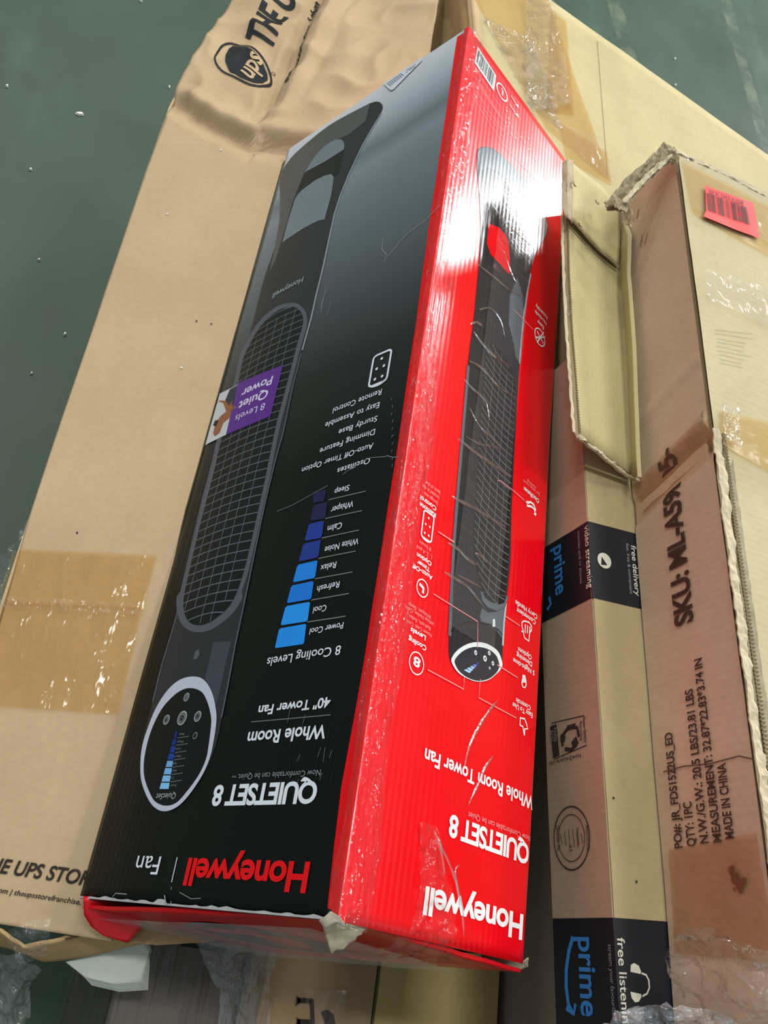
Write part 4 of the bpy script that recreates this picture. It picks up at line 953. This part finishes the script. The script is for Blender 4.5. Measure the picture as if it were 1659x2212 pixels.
# recycling mark and board maker's stamp on the side
iK = ink('side stamp ink', (58, 48, 44), rough=.8, spec=.1, fade=.2)
lines(SPL, 'printed_frame', [[(1194, 1562), (1262, 1546), (1268, 1610), (1200, 1640)]], .0012, iK, 2, closed=True)
poly(SPL, 'printed_panel', [(1190, 1570), (1204, 1564), (1211, 1632), (1197, 1638)], iK, 2)
for q in ([(1213, 1600), (1214, 1585), (1224, 1590), (1222, 1604)], [(1226, 1568), (1246, 1562), (1242, 1574), (1230, 1578)], [(1246, 1590), (1252, 1606), (1240, 1616), (1236, 1604)]): poly(SPL, 'printed_recycling_arrow', q, iK, 3)
lines(SPL, 'printed_recycling_arrow', [[(1218, 1612), (1214, 1594), (1228, 1574)], [(1234, 1570), (1248, 1572), (1252, 1592)], [(1248, 1608), (1236, 1620), (1222, 1618)]], .004, iK, 2)
text(SPL, 'Flatten Before', (1260, 1550), (1266, 1604), 6, iK, lv=3); text(SPL, 'Recycling', (1253, 1560), (1258, 1600), 6, iK, lv=3); text(SPL, 'PAPER', (1198, 1574), (1204, 1604), 6.5, tG, lv=4); text(SPL, 'BOX', (1191, 1580), (1196, 1604), 6, tG, lv=4)
sp_ = SPL.turned(-V((0, 0, 1)), A_); text(sp_, 'how2recycle.info', (1256, 1628), (1190, 1652), 9, iK, lv=3)
cpx = (1236, 1810)
for r, q in ((.0305, .0290), (.0225, .0216)): disc(SPL, 'printed_stamp_ring', cpx, r, iK, 3, r2=q, nseg=40)
for k in range(6): lines(SPL, 'printed_stamp_line', [[(1212+k*9, 1790+(abs(k-2.5))*4), (1216+k*9, 1832-(abs(k-2.5))*4)]], .0009, iK, 3)
text(SPL, 'WESTROCK', (1267, 1782), (1272, 1838), 7, iK, lv=3); text(SPL, 'DENVER, PA', (1203, 1784), (1207, 1838), 7, iK, lv=3); text(SPL, 'SINGLEWALL', (1247, 1788), (1251, 1832), 5, iK, lv=3); text(SPL, '32', (1232, 1826), (1234, 1840), 6, iK, lv=3)
for x, y in ((1324, 1724), (1373, 1905)): disc(SPT, 'dark_speck', (x, y), .0013, INK_BK, 3, nseg=7)

# ------------------------------------------------------------------ flat-pack carton with shipping marks, on top of the long carton
A2 = V((.0863, -.9963, 0)).normalized(); R2 = V((.9963, .0863, 0)).normalized(); KZ = .92
K0 = V((.5331, .9811, KZ)); KN = K0 + A2*1.09; WK = .42; HK = .128
sku = empty('marked_carton', K0 + A2*.5 + R2*.2 - V((0, 0, HK)), 'dented pale brown carton stencilled with weight and measurement marks, far right', 'carton')
q = [KN, KN + R2*WK, K0 + R2*WK, K0]
boxmesh('carton_body', [P + V((0, 0, -HK)) for P in q] + [P + V((0, 0, -.008)) for P in q], card('kraft marked carton', (186, 160, 126)), sku, .003)
def kbuck(P):
    t = (P-K0).dot(A2); z = KZ - P.z; d = .0016*noise.noise(P*7)
    tc = .405 + .03*(z/HK)                      # buckle running down the side under the tape
    d += .010*math.exp(-((t-tc)/.012)**2)*max(0, 1-z/.10) - .008*math.exp(-((t-tc-.028)/.012)**2)
    tr = .325 + .03*(z/HK); d += .004*math.exp(-((t-tr)/.008)**2)   # long diagonal roll
    return d
kside = sheet('left_wall', [[K0 + A2*(1.09*i/60) + V((0, 0, -.001-(HK-.002)*j/6)) - R2*.0012 for j in range(7)] for i in range(61)], card('kraft marked side', (192, 168, 142), flute=(0, 1, 0), mottle=.07), sku, sub=3, subv=3, fn=kbuck)
kq = [[K0 + A2*(1.09*i/30) + R2*(.004+(WK-.006)*j/14) + V((0, 0, .0006 if i < 13 else -.004)) for j in range(15)] for i in range(31)]
ktop = sheet('top_face', kq, card('kraft marked top', (182, 171, 138), flute=(0, 1, 0), mottle=.08), sku, sub=2, amp=.0014, freq=9)
SK = Surf(K0 - R2*.0012, -R2, -A2, V((0, 0, -1)), kside).use(kside, .006)
SKT = Surf(K0, V((0, 0, 1)), R2, -A2, ktop).use(ktop, .006)
text(SK, 'SKU: ML-A59B05-', (1500, 1342), (1472, 962), 41, INK_BR, bold=.035, lv=4, space=.95)
for t, a, b, cap in (('PO#: JR_FDS1522US_ED', (1477.5, 1832), (1457.5, 1581), 17), ('QTY: 1PC', (1506, 1828), (1500, 1731), 18), ('N.W./G.W.: 20.5 LBS/23.81 LBS', (1534, 1822), (1505, 1487), 18), ('MEASUREMENT: 32.87*22.83*3.74 IN', (1562.5, 1819.5), (1525, 1420), 18), ('MADE IN CHINA', (1590, 1812), (1580, 1647), 19)):
    text(SK, t, a, b, cap, INK_BR, bold=.026, lv=4)
lines(SK, 'cut_mark', [[(1390, 508), (1386, 534)], [(1402, 504), (1395, 530)], [(1382, 452), (1379, 474)]], .0012, INK_BR, 4)
lines(SK, 'split_seam', [[(1436, 1668), (1480, 1656), (1540, 1650), (1600, 1634), (1628, 1640)]], .0012, card('split board', (96, 70, 52)), 4)
KT = film('brown tape on dark side', tint=(.90, .80, .68), body=.10, gl=.12, rough=.2, scale=22, strength=.6, white=(.46, .32, .20))
tape(SK, 'brown_tape', ((1448, 1836), (1640, 1800), (1690, 2080), (1462, 2060)), KT, sku, 20, 20, amp=.0012, freq=36, lv=6)
tape(SK, 'brown_tape', ((1372, 1050), (1540, 905), (1552, 950), (1392, 1112)), KT, sku, 20, 8, amp=.0012, freq=40, lv=10)
stain = ink('reddish brown smear', (118, 70, 46), rough=.6, fade=.9)
random.seed(21)
for k in range(26):
    a = k/25; disc(SK, 'smear', (1584+26*a+random.gauss(0, 5), 1876+34*math.sin(a*2.2)+random.gauss(0, 6)), .0012+.0022*random.random(), stain, 7, nseg=8)
# top of the marked carton: tapes and the red bar-code sticker
tape(SKT, 'brown_tape', ((1470, 350), (1700, 470), (1720, 590), (1494, 462)), BT2, sku, 18, 10, amp=.0006)
tape(SKT, 'clear_tape', ((1462, 335), (1690, 430), (1720, 560), (1492, 455)), TAPE, sku, 24, 14, amp=.0014, freq=30, lv=9)
tape(SKT, 'brown_tape', ((1552, 890), (1700, 925), (1730, 1060), (1556, 962)), BT2, sku, 14, 10, amp=.0008)
tape(SKT, 'clear_tape', ((1512, 585), (1700, 640), (1720, 740), (1522, 650)), TAPE, sku, 24, 14, amp=.0020, freq=28, lv=8)
tape(SKT, 'clear_tape', ((1545, 880), (1580, 890), (1590, 975), (1550, 960)), WRAP, sku, 10, 10, amp=.004, freq=50, lv=10, ridged=True)
LAB = ink('fluorescent red label', (250, 52, 50), rough=.5); LABK = ink('label black', (70, 20, 22), rough=.6)
stk = poly(SKT, 'barcode_sticker', [(1516, 408), (1619, 446), (1633, 522), (1512, 474), (1518, 462)], LAB, 15)
random.seed(11)
tot = 0
for k in range(30):
    x = 1519 + 86*k/29; y = 424 + (x-1519)*.37; lines(SKT, 'sticker_bar', [[(x, y), (x+4+3*(k/29), y+38)]], random.choice((.0006, .0010, .0015)), LABK, 17)
SKT2 = SKT.turned(SKT.px(1520, 412)-SKT.px(1600, 440), SKT.px(1524, 440)-SKT.px(1520, 408))
text(SKT2, 'B07XYH1.X30', (1596, 442), (1524, 415), 10, LABK, lv=17)
for k in range(9): lines(SKT, 'printed_line', [[(1542+k*1.5, 712+k*9+random.random()*3), (1600+random.random()*30, 722+k*9+random.random()*4)]], .0005, card('faint print', (168, 156, 124)), 2)

def zigzag(name, pts, up, out, parent, m, step=.0038, h=.0022, wdt=.003):
    """exposed flutes along a cut edge: a corrugated ribbon"""
    vs_, fc = [], []; k = 0
    for a, b in zip(pts, pts[1:]):
        n = max(1, int((b-a).length/(step*.25)))
        for i in range(n):
            P = lerp(a, b, i/n); d = h*.5*math.sin(k*math.pi/2); k += 1
            vs_ += [P + up*d, P + up*d + out*wdt]
    fc = [(2*i, 2*i+1, 2*i+3, 2*i+2) for i in range(len(vs_)//2-1)]
    return mesh(name, vs_, fc, m, parent)
def ragged(name, pts, side, wdt, parent, m, amp=.003, freq=80, th=.0015, seed=0):
    rows = [[P + side*(wdt*j/3) for P in pts] for j in range(4)]
    return sheet(name, rows, m, parent, sub=10, subv=3, amp=amp*1.3, freq=freq*1.4, th=th, seed=seed, smooth=False)
# torn top-left edge with its flutes showing
ed = [K0 + A2*t + V((0, 0, .001)) for t in [.42+.035*k for k in range(18)]]
ragged('torn_edge', [P - R2*.0025 + V((0, 0, .003+.003*noise.noise(P*40))) for P in ed], R2, .010, sku, TORN, amp=.0022, freq=70, seed=1)
zigzag('exposed_flutes', [P + R2*.012 + V((0, 0, .001)) for P in ed], V((0, 0, 1)), R2, sku, TORN_DK, wdt=.005)
ragged('torn_edge', [P + R2*.017 + V((0, 0, -.003)) for P in ed], R2, .010, sku, card('grey worn board', (150, 140, 116), mottle=.2), amp=.001, freq=50, seed=9)
# ripped far end
for k, (z, rows) in enumerate(((.93, [[(1308, 440), (1345, 392), (1400, 345), (1432, 310), (1460, 320)], [(1330, 448), (1362, 402), (1408, 362), (1440, 334), (1466, 340)], [(1352, 462), (1374, 420), (1414, 380), (1446, 352), (1466, 352)]]), (.925, [[(1312, 446), (1340, 404), (1392, 356), (1424, 322)], [(1340, 462), (1358, 430), (1400, 386), (1440, 346)]]), (.90, [[(1305, 436), (1330, 446), (1350, 470), (1362, 492)], [(1318, 430), (1340, 434), (1360, 452), (1372, 476)]]))):
    sheet('ripped_board', [[at(x, y, z - .0002*(1460-x)) for x, y in r] for r in rows], (card('ripped fibres', (158, 146, 118), mottle=.35), TORN_DK, card('ripped kraft', (176, 156, 124), mottle=.2))[k], sku, sub=10, amp=.0055, freq=75, th=.0015, seed=20+k, ridged=(k == 0), smooth=False)
sheet('ripped_board', [[at(x, y, .935-.0002*(1460-x)) for x, y in r] for r in ([(1345, 430), (1400, 372), (1450, 330)], [(1352, 438), (1404, 382), (1452, 338)])], TORN, sku, sub=12, amp=.005, freq=120, th=.001, seed=31, smooth=False)
ragged('torn_edge', [at(x, y, KZ+.002) for x, y in ((1460, 322), (1510, 345), (1570, 372), (1640, 410), (1700, 440))], -A2, -.006, sku, TORN, amp=.002, freq=90, seed=4)

# ------------------------------------------------------------------ loose cut cardboard tray lying on the long carton
tray = empty('cardboard_offcut', at(1310, 720, .80), 'loose cut piece of corrugated cardboard with raw edges, resting on the long carton', 'cardboard')
FR_ = [[(1226, 350, .832), (1262, 378, .824), (1300, 410, .815), (1338, 452, .806), (1358, 505, .836)],
       [(1223, 470, .830), (1256, 496, .820), (1294, 530, .812), (1336, 568, .804), (1355, 590, .834)],
       [(1232, 700, .828), (1266, 716, .818), (1304, 728, .810), (1350, 745, .803), (1366, 748, .832)],
       [(1250, 938, .836), (1282, 962, .824), (1318, 990, .813), (1362, 1024, .802), (1377, 1030, .824)]]
M_TR = card('tray inner liner', (188, 175, 130), mottle=.06, flute=(1, 0, 0))
sheet('tray_board', [[at(*p) for p in r] for r in FR_], M_TR, tray, sub=7, subv=8, th=.0045, amp=.0008, freq=10)
lft = [at(1224, 470, .8305), at(1226, 585, .830), at(1232, 700, .829), at(1241, 820, .832), at(1250, 938, .837)]
ragged('torn_edge', [P - R2*.004 for P in lft], -R2, .004, tray, TORN, amp=.0015, freq=80, th=.001)
zigzag('exposed_flutes', [P + V((0, 0, .0008)) for P in lft], V((0, 0, 1)), R2, tray, TORN_DK, h=.0024, wdt=.0025)
bot = [at(1250, 938, .837), at(1283, 963, .825), at(1318, 991, .8145), at(1362, 1025, .8035), at(1378, 1032, .812)]
ragged('torn_edge', bot, A2, .004, tray, TORN, amp=.002, freq=90, th=.0035, seed=3)
zigzag('exposed_flutes', [P + A2*.004 + V((0, 0, -.001)) for P in bot], V((0, 0, 1)), A2, tray, TORN_DK, h=.003, wdt=.002)
up_ = [[(1228, 346, .842), (1262, 372, .833), (1300, 404, .824), (1338, 446, .815)], [(1226, 410, .842), (1258, 440, .832), (1296, 480, .822), (1338, 512, .813)], [(1226, 462, .842), (1262, 500, .831), (1300, 542, .821), (1336, 574, .812)]]
sheet('upper_flap', [[at(*p) for p in r] for r in up_], M_TR, tray, sub=6, th=.003, amp=.0018, freq=16)
cut = [at(1228, 462, .843), at(1262, 500, .832), at(1300, 542, .822), at(1337, 575, .813)]
zigzag('exposed_flutes', [P + A2*.0005 for P in cut], V((0, 0, 1)), A2, tray, TORN_DK, h=.0026, wdt=.003)
sheet('torn_roll', [[at(*p) for p in r] for r in ([(1215, 352, .846), (1214, 400, .846), (1214, 450, .846), (1222, 470, .846)], [(1226, 344, .852), (1226, 396, .852), (1226, 450, .850), (1232, 476, .850)], [(1240, 345, .846), (1236, 392, .844), (1238, 440, .844), (1238, 482, .842)])], card('peeled liner', (178, 162, 136), mottle=.2), tray, sub=6, amp=.003, freq=60, th=.001, seed=12)
for x, y in ((1238, 392), (1250, 480), (1286, 432)):
    sheet('torn_shred', [[at(x+dx, y+dy, .846+.004*j) for dx, dy in ((0, 0), (3, 6), (8, 10))] for j in range(2)], TORN_DK, tray, sub=3, amp=.002, freq=120, th=.0006, seed=x)
sheet('film_scrap', [[at(1224+dx, 640+dy, .83) for dx in (0, 8, 16)] for dy in (0, 20, 40)], WRAP, tray, sub=5, amp=.006, freq=60, ridged=True)

# ------------------------------------------------------------------ things lower down in the pile
def lowbox(name, x0, x1, y0, y1, z, label, m, z0=.001):
    o = empty(name, ((x0+x1)/2, (y0+y1)/2, z0), label, 'carton')
    boxmesh('carton_body', [(x0, y0, z0), (x1, y0, z0), (x1, y1, z0), (x0, y1, z0), (x0, y0, z), (x1, y0, z), (x1, y1, z), (x0, y1, z)], m, o, .004)
    return o
b1 = lowbox('plain_carton', .495, .66, -.35, .62, .42, 'plain tan carton low down under the near right corner of the fan box', card('kraft low carton', (176, 156, 104), flute=(1, 0, 0)))
zz = .4215
rows = [[V((.495+.165*j/6, -.35+.97*i/8, zz)) for j in range(7)] for i in range(9)]
sheet('top_face', rows, card('kraft low carton', (176, 156, 104)), b1, sub=3, amp=.003, freq=9)
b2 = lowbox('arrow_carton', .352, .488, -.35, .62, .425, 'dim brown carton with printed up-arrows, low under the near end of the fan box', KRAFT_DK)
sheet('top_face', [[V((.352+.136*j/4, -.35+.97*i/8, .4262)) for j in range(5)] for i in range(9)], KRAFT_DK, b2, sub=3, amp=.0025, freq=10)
SB2 = Surf(V((.42, 0, .4265)), V((0, 0, 1)), V((1, 0, 0)), YX, b2)
lines(SB2, 'printed_arrow', [[(640, 2160), (672, 2162)], [(640, 2206), (672, 2208)], [(672, 2158), (676, 2240)]], .005, INK_BK, 8)
for y in (2160, 2206): poly(SB2, 'printed_arrowhead', [(638, y-10), (648, y-2), (648, y+6), (636, y+14), (642, y)], INK_BK, 8)
poly(SB2, 'printed_glass_mark', [(692, 2186), (706, 2180), (720, 2192), (728, 2240), (700, 2240), (700, 2206)], INK_BK, 8)
tape(SB2, 'clear_tape', ((655, 2135), (745, 2140), (750, 2240), (672, 2240)), TAPE, b2, 14, 14, amp=.002, freq=30, lv=8)
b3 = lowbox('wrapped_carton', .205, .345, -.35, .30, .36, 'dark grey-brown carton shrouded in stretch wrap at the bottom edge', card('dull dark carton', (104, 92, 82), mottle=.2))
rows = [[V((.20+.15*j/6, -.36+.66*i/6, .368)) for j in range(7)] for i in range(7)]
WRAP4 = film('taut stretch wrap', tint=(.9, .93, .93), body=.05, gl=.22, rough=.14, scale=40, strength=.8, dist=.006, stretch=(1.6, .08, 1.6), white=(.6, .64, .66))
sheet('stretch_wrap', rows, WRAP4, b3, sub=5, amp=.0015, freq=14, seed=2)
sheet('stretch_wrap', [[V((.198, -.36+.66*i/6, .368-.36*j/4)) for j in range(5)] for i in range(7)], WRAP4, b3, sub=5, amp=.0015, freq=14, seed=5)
DARK = card('charcoal fabric', (30, 30, 30), mottle=.2, rough=.95)
bagv = [[V((.262+.05*j/3, .02+.12*i/3, .392+.018*math.sin(j*1.05)*math.sin(i*1.05))) for j in range(4)] for i in range(4)]
tag(sheet('black_pouch', bagv, DARK, None, sub=4, th=.02, amp=.003, freq=20), 'small black pouch lying on the wrapped carton under the box end', 'pouch')
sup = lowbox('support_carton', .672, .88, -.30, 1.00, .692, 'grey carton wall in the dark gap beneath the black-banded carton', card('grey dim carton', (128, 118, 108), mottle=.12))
# fanned sheaf of white foam sheets poking out under the flap
FOAM = ink('white packing foam', (206, 214, 202), rough=.7, spec=.2)
rows0 = [[(318, 2030), (325, 2046), (322, 2052)], [(250, 2044), (278, 2080), (308, 2122)], [(188, 2062), (212, 2092), (246, 2126)], [(142, 2078), (162, 2094), (186, 2112)]]
for k in range(6):
    f = k*6.0; z = .452 - k*.0052
    rr = [[at(x + f*.4*(1 if i else .2), y + f*.55*(j/2), z) for j, (x, y) in enumerate(r)] for i, r in enumerate(rows0)]
    o = sheet('foam_sheet', rr, FOAM, None, sub=4, th=.0035, amp=.0008, freq=16, seed=k)
    tag(o, ('topmost', 'second', 'third', 'fourth', 'fifth', 'lowest')[k] + ' white foam sheet of the fanned sheaf under the red flap', 'foam sheet', 'white foam sheets in the sheaf')

# ------------------------------------------------------------------ stretch wrap and loose film
def wrap(name, rows, m, label, sub=9, amp=.010, freq=22, seed=0, ridged=True):
    return tag(sheet(name, [[at(*p) for p in r] for r in rows], m, None, sub=sub, amp=amp, freq=freq, seed=seed, ridged=ridged, smooth=True), label, 'plastic wrap', 'loose plastic wrap')
wrap('stretch_wrap', [[(1478, 1994, .94), (1540, 2006, .95), (1610, 2030, .96), (1720, 2070, .965)], [(1440, 2048, .865), (1520, 2062, .90), (1600, 2092, .93), (1720, 2130, .95)], [(1432, 2088, .845), (1520, 2120, .88), (1610, 2160, .92), (1720, 2190, .94)], [(1448, 2150, .83), (1530, 2180, .86), (1620, 2215, .90), (1720, 2250, .93)]], WRAP, 'crinkled clear wrap over the near end of the marked carton', amp=.012, seed=1)
wrap('stretch_wrap', [[(1372, 2176, .84), (1440, 2164, .86), (1520, 2178, .87), (1600, 2196, .87)], [(1330, 2188, .83), (1420, 2190, .85), (1520, 2204, .87), (1600, 2214, .87)], [(1296, 2216, .83), (1400, 2230, .84), (1520, 2240, .86), (1600, 2240, .86)]], WRAP3, 'bunched whitish wrap at the bottom right corner', amp=.010, freq=40, seed=4)
wrap('stretch_wrap', [[(420, 2030, .50), (470, 2030, .51), (560, 2040, .51), (600, 2046, .50)], [(445, 2078, .46), (490, 2080, .48), (550, 2088, .48), (590, 2090, .47)], [(475, 2140, .44), (510, 2142, .455), (550, 2150, .455), (578, 2150, .44)], [(470, 2220, .43), (510, 2226, .44), (550, 2230, .44), (582, 2230, .43)]], WRAP5, 'rope of stretch wrap hanging below the fan box end', amp=.006, freq=18, seed=7)
wrap('stretch_wrap', [[(-20, 2046, .36), (40, 2060, .37), (95, 2082, .37)], [(-20, 2110, .34), (20, 2120, .35), (60, 2126, .34)], [(-20, 2160, .33), (20, 2176, .34), (58, 2200, .32)], [(-20, 2230, .32), (30, 2236, .33), (50, 2236, .32)]], WRAP5, 'loose clear wrap at the bottom left corner above the dark floor', amp=.014, freq=20, seed=9)
wrap('stretch_wrap', [[(72, 1118, .41), (70, 1150, .42)], [(40, 1150, .40), (50, 1200, .42)], [(0, 1210, .40), (32, 1260, .42)], [(-30, 1270, .40), (10, 1330, .42)]], WRAP2, 'torn clear wrap behind the left edge of the shield-logo carton', amp=.008, freq=26, seed=12)
wrap('stretch_wrap', [[(16, 2008, .532), (60, 1990, .535), (108, 1984, .538)], [(16, 2030, .525), (62, 2022, .535), (108, 2012, .54)], [(24, 2052, .515), (66, 2050, .525), (106, 2036, .53)], [(44, 2078, .50), (70, 2078, .505), (96, 2060, .51)]], WRAP, 'small crinkled wrap on the near corner of the shield-logo carton', amp=.005, freq=40, seed=15)
wrap('stretch_wrap', [[(900, -20, .52), (930, -20, .54), (960, -20, .56)], [(905, 20, .50), (925, 18, .53), (940, 14, .55)], [(904, 60, .48), (912, 55, .50), (918, 50, .52)]], WRAP2, 'greenish clear plastic between two cartons at the top edge', amp=.006, freq=18, seed=18)
